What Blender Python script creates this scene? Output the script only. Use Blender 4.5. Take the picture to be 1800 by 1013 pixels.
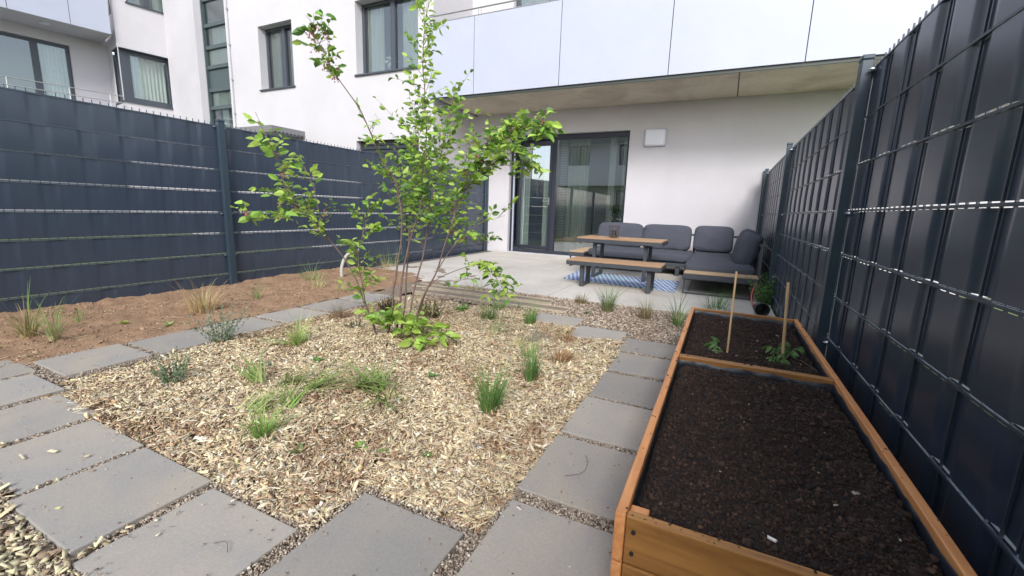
import bpy, math, random
import numpy as np
from mathutils import Vector, Matrix, noise

SC = bpy.context.scene
for o in list(bpy.data.objects): bpy.data.objects.remove(o)
COL = SC.collection
rnd = random.Random(7)
nr = np.random.default_rng(11)

# ------------------------------------------------------------------ camera
cam = bpy.data.cameras.new('camera')
cam.sensor_width = 36; cam.lens = 15.13; cam.clip_start = .02; cam.clip_end = 500
co = bpy.data.objects.new('camera', cam); COL.objects.link(co)
cx = Vector((0.8980176, 0.43874047, 0.03272899)); cy = Vector((-0.10811893, 0.14796441, 0.98306502)); cz = Vector((0.42646769, -0.88634831, 0.1803108))
mw = Matrix((cx, cy, cz)).transposed().to_4x4(); mw.translation = Vector((0, 0, .85))
co.matrix_world = mw
SC.camera = co
SC.render.resolution_x = 1024; SC.render.resolution_y = 576

# ------------------------------------------------------------------ world, sun, exposure
SUN_EL = math.radians(36); SUN_AZ = math.radians(158)     # azimuth from +Y towards +X
w = bpy.data.worlds.new('World'); SC.world = w; w.use_nodes = True
nt = w.node_tree; bg = nt.nodes['Background']
sky = nt.nodes.new('ShaderNodeTexSky'); sky.sky_type = 'NISHITA'; sky.sun_disc = False
sky.sun_elevation = SUN_EL; sky.sun_rotation = SUN_AZ; sky.air_density = 1.0; sky.dust_density = 1.0; sky.ozone_density = 1.0
hs = nt.nodes.new('ShaderNodeHueSaturation'); hs.inputs['Saturation'].default_value = .48
nt.links.new(sky.outputs[0], hs.inputs['Color']); nt.links.new(hs.outputs[0], bg.inputs[0])
bg.inputs[1].default_value = .15
sl = bpy.data.lights.new('sun', 'SUN'); sl.energy = 1.5; sl.angle = math.radians(20); sl.color = (1, .965, .93)
so = bpy.data.objects.new('sun', sl); COL.objects.link(so)
sd = Vector((math.sin(SUN_AZ)*math.cos(SUN_EL), math.cos(SUN_AZ)*math.cos(SUN_EL), math.sin(SUN_EL)))
so.rotation_euler = sd.to_track_quat('Z', 'Y').to_euler()
SC.view_settings.view_transform = 'Standard'; SC.view_settings.look = 'None'
SC.view_settings.exposure = 1.15; SC.view_settings.gamma = 1

# ------------------------------------------------------------------ materials
def mat(name, col, rough=.6, metal=0., var=0., scale=8., bump=0., bscale=60., col2=None, attr=False, spec=.5, stretch=None, trans=0., detail=5):
    m = bpy.data.materials.new(name); m.use_nodes = True
    t = m.node_tree; N = t.nodes; L = t.links; b = N['Principled BSDF']
    b.inputs['Roughness'].default_value = rough; b.inputs['Metallic'].default_value = metal
    b.inputs['Specular IOR Level'].default_value = spec
    tc = N.new('ShaderNodeTexCoord'); mp = N.new('ShaderNodeMapping'); L.new(tc.outputs['Object'], mp.inputs[0])
    if stretch: mp.inputs['Scale'].default_value = stretch
    src = None
    if attr:
        a = N.new('ShaderNodeAttribute'); a.attribute_name = 'Col'; src = a.outputs['Color']
    c2 = col2 or tuple(c*(1-var) for c in col)
    if var or col2:
        n = N.new('ShaderNodeTexNoise'); n.inputs['Scale'].default_value = scale; n.inputs['Detail'].default_value = detail; n.inputs['Roughness'].default_value = .62
        L.new(mp.outputs[0], n.inputs['Vector'])
        r = N.new('ShaderNodeValToRGB'); r.color_ramp.elements[0].position = .33; r.color_ramp.elements[1].position = .67
        r.color_ramp.elements[0].color = (*c2, 1); r.color_ramp.elements[1].color = (*col, 1)
        L.new(n.outputs['Fac'], r.inputs[0]); out = r.outputs[0]
        if attr:
            mx = N.new('ShaderNodeMix'); mx.data_type = 'RGBA'; mx.blend_type = 'MULTIPLY'; mx.inputs[0].default_value = 1
            L.new(src, mx.inputs[6]); L.new(out, mx.inputs[7]); out = mx.outputs[2]
        src = out
    if src is not None: L.new(src, b.inputs['Base Color'])
    else: b.inputs['Base Color'].default_value = (*col, 1)
    if bump:
        n2 = N.new('ShaderNodeTexNoise'); n2.inputs['Scale'].default_value = bscale; n2.inputs['Detail'].default_value = 6; n2.inputs['Roughness'].default_value = .7
        L.new(mp.outputs[0], n2.inputs['Vector'])
        bp = N.new('ShaderNodeBump'); bp.inputs['Strength'].default_value = bump; bp.inputs['Distance'].default_value = .01
        L.new(n2.outputs['Fac'], bp.inputs['Height']); L.new(bp.outputs[0], b.inputs['Normal'])
    if trans:
        tr = N.new('ShaderNodeBsdfTranslucent'); ms = N.new('ShaderNodeMixShader'); ms.inputs[0].default_value = trans
        if src is not None:
            L.new(src, tr.inputs[0])
        else: tr.inputs[0].default_value = (*col, 1)
        L.new(b.outputs[0], ms.inputs[1]); L.new(tr.outputs[0], ms.inputs[2]); L.new(ms.outputs[0], N['Material Output'].inputs[0])
    return m

def glass_mat(name, tint=(.82, .9, .87), ior=1.6, mirror=.10):
    m = bpy.data.materials.new(name); m.use_nodes = True
    t = m.node_tree; N = t.nodes; L = t.links; N.remove(N['Principled BSDF'])
    tr = N.new('ShaderNodeBsdfTransparent'); tr.inputs[0].default_value = (*tint, 1)
    gl = N.new('ShaderNodeBsdfGlossy'); gl.inputs['Roughness'].default_value = .006; gl.inputs[0].default_value = (.9, .95, 1, 1)
    fr = N.new('ShaderNodeFresnel'); fr.inputs[0].default_value = ior
    ad = N.new('ShaderNodeMath'); ad.operation = 'ADD'; ad.inputs[1].default_value = mirror; ad.use_clamp = True
    n = N.new('ShaderNodeTexNoise'); n.inputs['Scale'].default_value = 1.3; n.inputs['Detail'].default_value = 1
    tc = N.new('ShaderNodeTexCoord'); L.new(tc.outputs['Object'], n.inputs['Vector'])
    bp = N.new('ShaderNodeBump'); bp.inputs['Strength'].default_value = .05; bp.inputs['Distance'].default_value = .02
    L.new(n.outputs['Fac'], bp.inputs['Height']); L.new(bp.outputs[0], gl.inputs['Normal'])
    L.new(fr.outputs[0], ad.inputs[0])
    mx = N.new('ShaderNodeMixShader'); L.new(ad.outputs[0], mx.inputs[0]); L.new(tr.outputs[0], mx.inputs[1]); L.new(gl.outputs[0], mx.inputs[2])
    L.new(mx.outputs[0], N['Material Output'].inputs[0])
    return m

def wood_mat(name, c1, c2, stretch=(1, 14, 14), rough=.5, knots=True):
    m = bpy.data.materials.new(name); m.use_nodes = True
    t = m.node_tree; N = t.nodes; L = t.links; b = N['Principled BSDF']; b.inputs['Roughness'].default_value = rough
    tc = N.new('ShaderNodeTexCoord'); mp = N.new('ShaderNodeMapping'); mp.inputs['Scale'].default_value = stretch; L.new(tc.outputs['Object'], mp.inputs[0])
    n = N.new('ShaderNodeTexNoise'); n.inputs['Scale'].default_value = 3; n.inputs['Detail'].default_value = 7; n.inputs['Roughness'].default_value = .6; n.inputs['Distortion'].default_value = .8
    L.new(mp.outputs[0], n.inputs['Vector'])
    r = N.new('ShaderNodeValToRGB'); r.color_ramp.elements[0].position = .3; r.color_ramp.elements[1].position = .68
    r.color_ramp.elements[0].color = (*c2, 1); r.color_ramp.elements[1].color = (*c1, 1)
    L.new(n.outputs['Fac'], r.inputs[0]); out = r.outputs[0]
    if knots:
        v = N.new('ShaderNodeTexVoronoi'); v.inputs['Scale'].default_value = 3.2
        mp2 = N.new('ShaderNodeMapping'); mp2.inputs['Scale'].default_value = (1, 1, 1) ; L.new(tc.outputs['Object'], mp2.inputs[0])
        L.new(mp2.outputs[0], v.inputs['Vector'])
        r2 = N.new('ShaderNodeValToRGB'); r2.color_ramp.elements[0].position = .05; r2.color_ramp.elements[1].position = .12
        r2.color_ramp.elements[0].color = (.28, .2, .16, 1); r2.color_ramp.elements[1].color = (1, 1, 1, 1)
        L.new(v.outputs['Distance'], r2.inputs[0])
        mx = N.new('ShaderNodeMix'); mx.data_type = 'RGBA'; mx.blend_type = 'MULTIPLY'; mx.inputs[0].default_value = 1
        L.new(out, mx.inputs[6]); L.new(r2.outputs[0], mx.inputs[7]); out = mx.outputs[2]
    L.new(out, b.inputs['Base Color'])
    bp = N.new('ShaderNodeBump'); bp.inputs['Strength'].default_value = .25; bp.inputs['Distance'].default_value = .003
    L.new(n.outputs['Fac'], bp.inputs['Height']); L.new(bp.outputs[0], b.inputs['Normal'])
    return m

def stain_mat(name, base, stain, rough=.8, s1=2.2, s2=120, wear=.5, bump=.15, speck=None):
    """stone / concrete: fine grain plus broad stains of its own shape"""
    m = bpy.data.materials.new(name); m.use_nodes = True
    t = m.node_tree; N = t.nodes; L = t.links; b = N['Principled BSDF']; b.inputs['Roughness'].default_value = rough
    oi = N.new('ShaderNodeObjectInfo')
    tc = N.new('ShaderNodeTexCoord'); va = N.new('ShaderNodeVectorMath'); va.operation = 'ADD'
    sc_ = N.new('ShaderNodeVectorMath'); sc_.operation = 'SCALE'; sc_.inputs[3].default_value = 13.
    cmb = N.new('ShaderNodeCombineXYZ'); L.new(oi.outputs['Random'], cmb.inputs[0]); L.new(oi.outputs['Random'], cmb.inputs[1]); L.new(cmb.outputs[0], sc_.inputs[0])
    L.new(tc.outputs['Object'], va.inputs[0]); L.new(sc_.outputs[0], va.inputs[1])
    n = N.new('ShaderNodeTexNoise'); n.inputs['Scale'].default_value = s1; n.inputs['Detail'].default_value = 6; n.inputs['Roughness'].default_value = .6; n.inputs['Distortion'].default_value = .6
    L.new(va.outputs[0], n.inputs['Vector'])
    r = N.new('ShaderNodeValToRGB'); r.color_ramp.elements[0].position = .4; r.color_ramp.elements[1].position = .4+wear*.5
    r.color_ramp.elements[0].color = (*base, 1); r.color_ramp.elements[1].color = (*stain, 1)
    L.new(n.outputs['Fac'], r.inputs[0])
    g = N.new('ShaderNodeTexNoise'); g.inputs['Scale'].default_value = s2; g.inputs['Detail'].default_value = 3
    L.new(va.outputs[0], g.inputs['Vector'])
    r2 = N.new('ShaderNodeValToRGB'); r2.color_ramp.elements[0].position = .3; r2.color_ramp.elements[1].position = .7
    r2.color_ramp.elements[0].color = (.92, .92, .92, 1); r2.color_ramp.elements[1].color = (1.06, 1.06, 1.06, 1)
    L.new(g.outputs['Fac'], r2.inputs[0])
    mx = N.new('ShaderNodeMix'); mx.data_type = 'RGBA'; mx.blend_type = 'MULTIPLY'; mx.inputs[0].default_value = 1
    L.new(r.outputs[0], mx.inputs[6]); L.new(r2.outputs[0], mx.inputs[7])
    # each slab a shade of its own
    ma = N.new('ShaderNodeMapRange'); ma.inputs[3].default_value = .88; ma.inputs[4].default_value = 1.1; L.new(oi.outputs['Random'], ma.inputs[0])
    vm = N.new('ShaderNodeVectorMath'); vm.operation = 'SCALE'; L.new(mx.outputs[2], vm.inputs[0]); L.new(ma.outputs[0], vm.inputs[3])
    L.new(vm.outputs[0], b.inputs['Base Color'])
    bp = N.new('ShaderNodeBump'); bp.inputs['Strength'].default_value = bump; bp.inputs['Distance'].default_value = .004
    L.new(g.outputs['Fac'], bp.inputs['Height']); L.new(bp.outputs[0], b.inputs['Normal'])
    return m

M = dict(
 stucco=mat('white_stucco', (.575, .555, .58), .92, var=.09, scale=.9, bump=.5, bscale=110),
 panel=mat('white_balcony_sheet', (.43, .455, .55), .42, var=.05, scale=2),
 panel_gap=mat('dark_joint', (.05, .055, .06), .8),
 soffit=stain_mat('bare_concrete', (.66, .59, .48), (.47, .41, .33), .85, s1=1.6, s2=40, wear=.6),
 winframe=mat('anthracite_window_frame', (.055, .064, .082), .4),
 doorframe=mat('dark_door_frame', (.024, .028, .042), .4),
 greenframe=mat('green_grey_stair_frame', (.07, .095, .10), .4),
 glass=glass_mat('window_glass'),
 doorglass=glass_mat('patio_glass', (.74, .84, .77), 1.7, .30),
 curtain=mat('pale_curtain', (.78, .80, .76), .9, var=.10, scale=14, trans=.4, stretch=(1, 1, .05)),
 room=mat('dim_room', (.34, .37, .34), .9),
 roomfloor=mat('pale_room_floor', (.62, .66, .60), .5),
 rail=mat('steel_rail', (.55, .54, .53), .3, metal=.8),
 lamp=mat('opal_lamp_cover', (.70, .71, .78), .35),
 canopy=mat('grey_canopy', (.20, .20, .21), .6, var=.1),
 shutter=mat('dark_shutter', (.03, .035, .045), .5),
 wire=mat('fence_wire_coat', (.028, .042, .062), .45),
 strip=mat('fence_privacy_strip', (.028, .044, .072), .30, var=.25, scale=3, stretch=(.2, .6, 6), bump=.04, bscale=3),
 wirel=mat('fence_wire_coat_lightened', (.05, .07, .10), .4),  # same wire coat, colour lightened to offset its dark shading lines
 stripl=mat('fence_privacy_strip_skylit', (.044, .060, .088), .24, var=.14, scale=4, stretch=(1, 6, .3), bump=.03, bscale=4),  # same strip as the right fence, sky brightness put into its colour
 post=mat('fence_post_coat', (.030, .050, .070), .36),
 bolt=mat('zinc_bolt', (.5, .5, .52), .35, metal=.9),
 slab=stain_mat('grey_slab', (.30, .285, .265), (.40, .345, .275), .78, s1=2.6, wear=.8),
 patio=stain_mat('pale_patio_slab', (.54, .51, .465), (.43, .395, .345), .75, s1=1.1, s2=80, wear=.6, bump=.08),
 patiogap=mat('patio_joint', (.12, .11, .10), .9),
 strips=stain_mat('sandy_kerb_slab', (.20, .165, .125), (.30, .245, .18), .85, s1=3),
 sandedge=mat('pale_edge', (.50, .42, .31), .9, var=.3, scale=30),
 soil=mat('red_brown_soil', (.34, .215, .13), .95, col2=(.235, .145, .085), scale=7, bump=.9, bscale=70, detail=8),
 mulchbase=mat('mulch_bed_base', (.30, .21, .13), .95, col2=(.13, .085, .055), scale=30, bump=1, bscale=90),
 gravel=mat('gravel_bed_base', (.34, .27, .20), .95, col2=(.17, .13, .095), scale=60, bump=1, bscale=160),
 chip=mat('wood_chip', (1, 1, 1), .8, var=.14, scale=60, attr=True),
 stone=mat('pebble', (1, 1, 1), .8, var=.2, scale=80, attr=True),
 peat=mat('dark_compost', (.036, .019, .012), .97, col2=(.014, .008, .005), scale=30, bump=1, bscale=120, detail=8),
 crumb=mat('compost_crumb', (1, 1, 1), .97, attr=True),
 plank=wood_mat('oiled_orange_plank', (.74, .34, .13), (.52, .20, .066), (14, 1, 14), .5),
 plankx=wood_mat('oiled_front_plank', (.44, .21, .055), (.20, .085, .022), (1, 14, 10), .5),
 liner=mat('black_pond_foil', (.016, .020, .028), .35, bump=.3, bscale=30),
 stake=wood_mat('raw_pine_stake', (.66, .46, .26), (.50, .33, .17), (10, 10, 1), .7, False),
 teak=wood_mat('acacia_board', (.44, .275, .155), (.31, .18, .095), (1.2, 16, 16), .6, False),
 teaky=wood_mat('pale_acacia_board', (.52, .36, .22), (.40, .27, .16), (1.2, 16, 16), .6, False),
 alu=mat('anthracite_aluminium', (.050, .056, .068), .45),
 cushion=mat('grey_cushion_fabric', (.072, .078, .10), .95, var=.15, scale=90, bump=.3, bscale=300),
 wirecage=mat('rusty_lantern_wire', (.07, .045, .035), .6),
 leaf=mat('shrub_leaf', (1, 1, 1), .42, attr=True, trans=.38, spec=.4),
 bark=mat('shrub_bark', (.20, .135, .115), .8, var=.4, scale=25, bump=.5),
 grass=mat('grass_blade', (1, 1, 1), .6, attr=True, trans=.25, spec=.3),
 lawn=mat('lawn_ground', (.13, .17, .06), .95, col2=(.09, .12, .05), scale=5, bump=.6, bscale=50),
 berry=mat('serviceberry_cluster', (.34, .13, .10), .6),
 hose=mat('red_hose', (.62, .12, .08), .4),
 pot=mat('black_pot_plastic', (.02, .022, .025), .4),
 pipe=mat('pale_plastic_pipe', (.42, .42, .36), .5),
 downpipe=mat('galvanised_rod', (.45, .46, .47), .5, metal=.4),
 hedge=mat('hedge_leaf', (.05, .085, .03), .7, attr=False),
 pebble_pale=mat('pebble_pale', (.42, .36, .29), .8, var=.3, scale=80),
 paper=mat('white_scrap', (.75, .73, .66), .8),
 backroof=mat('distant_wall', (.74, .74, .75), .9, var=.05),
 trim=mat('drip_edge', (.04, .05, .045), .5),
)
def rug_mat():
    m = bpy.data.materials.new('blue_woven_rug'); m.use_nodes = True
    t = m.node_tree; N = t.nodes; L = t.links; b = N['Principled BSDF']; b.inputs['Roughness'].default_value = .85
    tc = N.new('ShaderNodeTexCoord'); mp = N.new('ShaderNodeMapping'); L.new(tc.outputs['Object'], mp.inputs[0])
    br = N.new('ShaderNodeTexBrick'); br.inputs['Scale'].default_value = 1; br.inputs['Mortar Smooth'].default_value = 0; br.offset = .5
    br.inputs['Color1'].default_value = (.03, .11, .36, 1); br.inputs['Color2'].default_value = (.05, .17, .45, 1); br.inputs['Mortar'].default_value = (.62, .66, .70, 1)
    br.inputs['Mortar Size'].default_value = .0095; br.inputs['Brick Width'].default_value = .058; br.inputs['Row Height'].default_value = .085
    L.new(mp.outputs[0], br.inputs['Vector'])
    n = N.new('ShaderNodeTexNoise'); n.inputs['Scale'].default_value = 2.0; L.new(mp.outputs[0], n.inputs['Vector'])
    r = N.new('ShaderNodeValToRGB'); r.color_ramp.elements[0].position = .56; r.color_ramp.elements[1].position = .7
    r.color_ramp.elements[0].color = (1, 1, 1, 1); r.color_ramp.elements[1].color = (.8, 1.15, .8, 1); L.new(n.outputs['Fac'], r.inputs[0])
    mx = N.new('ShaderNodeMix'); mx.data_type = 'RGBA'; mx.blend_type = 'MULTIPLY'; mx.inputs[0].default_value = 1
    L.new(br.outputs[0], mx.inputs[6]); L.new(r.outputs[0], mx.inputs[7]); L.new(mx.outputs[2], b.inputs['Base Color'])
    return m
M['rug'] = rug_mat()

# ------------------------------------------------------------------ helpers
class MB:
    def __init__(s): s.v = []; s.f = []; s.c = []
    def add(s, vs, fs, col=None):
        k = len(s.v); s.v += [tuple(v) for v in vs]; s.f += [tuple(i+k for i in f) for f in fs]
        if col is not None: s.c += [col]*len(vs)
    def box(s, x0, x1, y0, y1, z0, z1, fr=None):
        vs = [(x, y, z) for z in (z0, z1) for y in (y0, y1) for x in (x0, x1)]
        if fr: vs = [fr(*v) for v in vs]
        s.add(vs, [(0, 2, 3, 1), (4, 5, 7, 6), (0, 1, 5, 4), (2, 6, 7, 3), (0, 4, 6, 2), (1, 3, 7, 5)])
    def bar(s, a, b, r, r2=None, n=6):
        a = Vector(a); b = Vector(b); r2 = r if r2 is None else r2
        d = (b-a); q = d.to_track_quat('Z', 'Y'); vs = []
        for P, R in ((a, r), (b, r2)):
            for i in range(n):
                t = 2*math.pi*i/n; vs.append(P+q @ Vector((math.cos(t)*R, math.sin(t)*R, 0)))
        fs = [(i, (i+1) % n, n+(i+1) % n, n+i) for i in range(n)]+[tuple(range(n))[::-1], tuple(range(n, 2*n))]
        s.add(vs, fs)
    def tube(s, pts, rad, n=6):
        pts = [Vector(p) for p in pts]; N_ = len(pts); vs = []
        up = Vector((.3, .2, 1)).normalized()
        for i, P in enumerate(pts):
            d = (pts[min(i+1, N_-1)]-pts[max(i-1, 0)]).normalized()
            a = d.cross(up)
            a = a.normalized() if a.length > .05 else d.orthogonal().normalized()
            b = d.cross(a); R = rad[i] if hasattr(rad, '__len__') else rad
            for j in range(n):
                t = 2*math.pi*j/n; vs.append(P+a*math.cos(t)*R+b*math.sin(t)*R)
        fs = [(i*n+j, i*n+(j+1) % n, (i+1)*n+(j+1) % n, (i+1)*n+j) for i in range(N_-1) for j in range(n)]
        fs += [tuple(range(n))[::-1], tuple(range((N_-1)*n, N_*n))]
        s.add(vs, fs)
    def build(s, name, m, parent=None, loc=None, smooth=False, bevel=0., **tags):
        me = bpy.data.meshes.new(name)
        vs = s.v
        if loc is not None: vs = [(x-loc[0], y-loc[1], z-loc[2]) for x, y, z in vs]
        me.from_pydata(vs, [], s.f); me.update()
        if s.c and len(s.c) == len(s.v):
            a = me.color_attributes.new('Col', 'FLOAT_COLOR', 'POINT')
            a.data.foreach_set('color', np.array([(*c, 1) for c in s.c], dtype=np.float32).ravel())
        if smooth: me.shade_smooth()
        me.materials.append(m)
        o = bpy.data.objects.new(name, me); COL.objects.link(o)
        if parent is not None: o.parent = parent
        if loc is not None: o.location = loc
        if bevel:
            bv = o.modifiers.new('bevel', 'BEVEL'); bv.width = bevel; bv.segments = 2; bv.limit_method = 'ANGLE'
        for k, v in tags.items(): o[k] = v
        return o

def npmesh(name, V, F, m, cols=None, parent=None, **tags):
    me = bpy.data.meshes.new(name); nf = len(F); k = F.shape[1]
    me.vertices.add(len(V)); me.vertices.foreach_set('co', V.astype(np.float32).ravel())
    me.loops.add(nf*k); me.loops.foreach_set('vertex_index', F.astype(np.int32).ravel())
    me.polygons.add(nf); me.polygons.foreach_set('loop_start', np.arange(nf, dtype=np.int32)*k)
    me.update(calc_edges=True)
    if cols is not None:
        a = me.color_attributes.new('Col', 'FLOAT_COLOR', 'POINT')
        a.data.foreach_set('color', np.c_[cols, np.ones(len(cols))].astype(np.float32).ravel())
    me.materials.append(m)
    o = bpy.data.objects.new(name, me); COL.objects.link(o)
    if parent is not None: o.parent = parent
    for kk, v in tags.items(): o[kk] = v
    return o

def thing(name, label, cat, loc=(0, 0, 0), group=None):
    o = bpy.data.objects.new(name, None); COL.objects.link(o); o.location = loc; o.empty_display_size = .1
    o['label'] = label; o['category'] = cat
    if group: o['group'] = group
    return o
# parts of an Empty thing are built in world coordinates; keep them there
_parents = {}
def P(mb, name, m, parent, **k):
    o = mb.build(name, m, parent, **k)
    q = parent; off = Vector((0, 0, 0))
    while q is not None: off += q.location; q = q.parent
    o.location = Vector(o.location)-off
    return o

# ------------------------------------------------------------------ ground setting
def hfield(name, x0, x1, y0, y1, step, fn, m, **tags):
    nx = max(2, int((x1-x0)/step)+1); ny = max(2, int((y1-y0)/step)+1)
    X, Y = np.meshgrid(np.linspace(x0, x1, nx), np.linspace(y0, y1, ny))
    Z = np.array([[fn(float(a), float(b)) for a, b in zip(r1, r2)] for r1, r2 in zip(X, Y)])
    V = np.stack([X, Y, Z], -1).reshape(-1, 3)
    i = np.arange((ny-1)*nx).reshape(ny-1, nx)[:, :-1].ravel()
    F = np.stack([i, i+1, i+nx+1, i+nx], -1)
    o = npmesh(name, V, F, m, **tags); o.data.shade_smooth(); return o
def fbm(x, y, s=1., o=4, z=0.): return noise.fractal(Vector((x*s, y*s, z)), 1., 2., o)

g = MB(); g.add([(-300, -300, -.09), (300, -300, -.09), (300, 300, -.09), (-300, 300, -.09)], [(0, 1, 2, 3)])
g.build('ground', M['lawn'], kind='structure')
g = MB(); g.add([(-4.36, -2.6, -.045), (.50, -2.6, -.045), (.50, 7.74, -.045), (-4.36, 7.74, -.045)], [(0, 1, 2, 3)])
g.build('garden_subsoil', M['gravel'], kind='structure')

def mulch_z(x, y): return -.022+.022*fbm(x, y, 2.2)+.012*fbm(x, y, 7, 2, 3.)+.02*max(0, 1-((x+1.8)**2+(y-2.1)**2)/.3)
MULCH = [(-2.9, .66), (-.46, .66), (-.46, 2.86), (-.95, 3.08), (-1.25, 3.26), (-2.75, 3.3)]
def in_mulch(x, y):
    if x < -2.69 or x > -.49 or y < .68: return False
    if y < .89 and -.90 < x: return False
    if y < 1.03 and x > -.50: return False
    if x > -.93 and y > 2.80: return False
    if x > -1.32 and y > 3.0: return False
    if y > 3.28: return False
    return True
hfield('mulch_bed', -2.72, -.44, .60, 3.32, .03, lambda x, y: mulch_z(x, y)-.012, M['mulchbase'], kind='structure')
hfield('gravel_path', -1.4, .48, 2.55, 4.02, .025, lambda x, y: -.016+.012*fbm(x, y, 5), M['gravel'], kind='structure')
def soil_z(x, y): return (.012 if x < -3.2 else .012-.012*(x+3.2)/.08)+.016*fbm(x, y, 1.8)+.018*fbm(x, y, 7, 3, 5.)*min(1, (-3.05-x)/.15)+.010*fbm(x, y, 22, 2, 9.)+.03*max(0, (-3.6-x))
hfield('soil_bed', -4.36, -3.09, -1.2, 4.3, .022, soil_z, M['soil'], kind='structure')
hfield('sand_border', -4.36, -2.75, 3.1, 4.9, .03, lambda x, y: -.004+.02*fbm(x, y, 4), M['gravel'], kind='structure')
hfield('chip_path_border', -3.6, 0.0, -2.4, .34, .04, lambda x, y: -.03+.015*fbm(x, y, 4), M['mulchbase'], kind='structure')

# patio: pale slabs with open joints over a dark bed
g = MB(); g.box(-4.30, .49, 4.02, 7.74, -.04, -.006); g.build('patio_bed', M['patiogap'], kind='structure')
g = MB(); y = 4.0; row = 0
while y < 7.7:
    y1 = min(y+.62, 7.735); x = -.28; xs = []
    edges = [-4.12+.0*row]
    e = -.285
    while e > -4.1: e -= .62
    e += .62; xl = -4.12
    cuts = []
    while e < .5: cuts.append(e); e += .62
    cuts = [xl]+[c for c in cuts if c > xl+.05]+[.488]
    for a, b in zip(cuts[:-1], cuts[1:]):
        dz = rnd.uniform(-.0015, .0015); g.box(a+.003, b-.003, y+.003, y1-.003, -.03, .004+dz)
    y = y1+.0; row += 1
g.build('patio', M['patio'], kind='structure', bevel=.002)

# ------------------------------------------------------------------ path slabs
SL = []
def slab(x0, x1, y0, y1, label, rot=0.):
    cxm, cym = (x0+x1)/2, (y0+y1)/2; hx, hy = (x1-x0)/2, (y1-y0)/2
    m = MB(); n = 5
    # slightly worn outline: box with jittered rim
    m.box(-hx, hx, -hy, hy, -.036, 0)
    o = m.build('paving_slab', M['slab'], bevel=.0035, label=label, category='paving slab', group='grey slabs laid round the mulch bed')
    o.location = (cxm, cym, rnd.uniform(-.003, .004)); o.rotation_euler = (rnd.uniform(-.006, .006), rnd.uniform(-.006, .006), rot+rnd.uniform(-.01, .01))
    SL.append((cxm, cym, hx, hy)); return o
ords = ['nearest', 'second', 'third', 'fourth', 'fifth', 'sixth', 'seventh', 'eighth', 'ninth']
slab(-.48, -.10, .66, 1.05, 'big grey slab at the front edge, left of the planter corner')
slab(-.48, -.10, .26, .63, 'grey slab beside the planter front, below the frame edge')
for i, (a, b) in enumerate([(1.10, 1.465), (1.50, 1.86), (1.895, 2.235), (2.27, 2.60), (2.64, 2.95)]):
    slab(-.49 if i < 4 else -.52, -.11, a, b, 'grey slab in the column along the orange planter, %s after the corner slab' % ['first', 'second', 'third', 'fourth', 'fifth and last'][i])
slab(-.90, -.54, 2.80, 3.09, 'pale grey slab stepping left at the far end of the planter column')
slab(-1.30, -.92, 3.02, 3.29, 'sand coloured slab at the far edge of the mulch, between gravel and grass tufts')
slab(-.875, -.53, .50, .86, 'dark grey slab at the bottom middle, its corner pointing into the mulch')
bott = [(-1.29, -.925, .345, .665), (-1.71, -1.325, .355, .68), (-2.11, -1.74, .385, .69), (-2.51, -2.15, .40, .725), (-2.89, -2.545, .43, .755), (-3.28, -2.935, .455, .785)]
labs = ['grey slab left of the bottom middle slab, with a short dark twig lying on it', 'grey slab at the lower left whose left corner touches the loose bark chips',
        'grey slab at the left edge with two wood chips lying on it', 'grey slab at the left edge, fourth along the row from the bottom middle',
        'grey slab at the left edge, fifth along the row from the bottom middle', 'topmost slab of the left edge row, cut by the frame beside the soil bed']
for q, l in zip(bott, labs): slab(*q, l)
for i in range(6):
    y0 = .82+i*.392
    slab(-3.10, -2.735, y0, y0+.352, 'pale slab in the row between soil bed and mulch, %s from the left' % ['first', 'second', 'third', 'fourth', 'fifth', 'sixth'][i])

def edging(x0, x1, y0, y1, label):
    t = thing('edging_slab', label, 'edging slab', ((x0+x1)/2, y0, 0), 'long edging slabs in front of the patio')
    m = MB(); m.box(x0+.014, x1-.014, y0+.014, y1-.014, -.03, .006); P(m, 'tread', M['strips'], t, bevel=.003)
    m = MB(); m.box(x0, x1, y0, y0+.0135, -.03, .012); m.box(x1-.0135, x1, y0+.0135, y1, -.03, .012); m.box(x0, x1-.0135, y1-.0135, y1, -.03, .012)
    P(m, 'rim', M['sandedge'], t, bevel=.002)
edging(-2.95, -1.36, 3.64, 3.80, 'long brown edging slab with pale rim, the one nearer the patio')
edging(-2.75, -1.12, 3.40, 3.57, 'long brown edging slab with pale rim, the one nearer the mulch')

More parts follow.
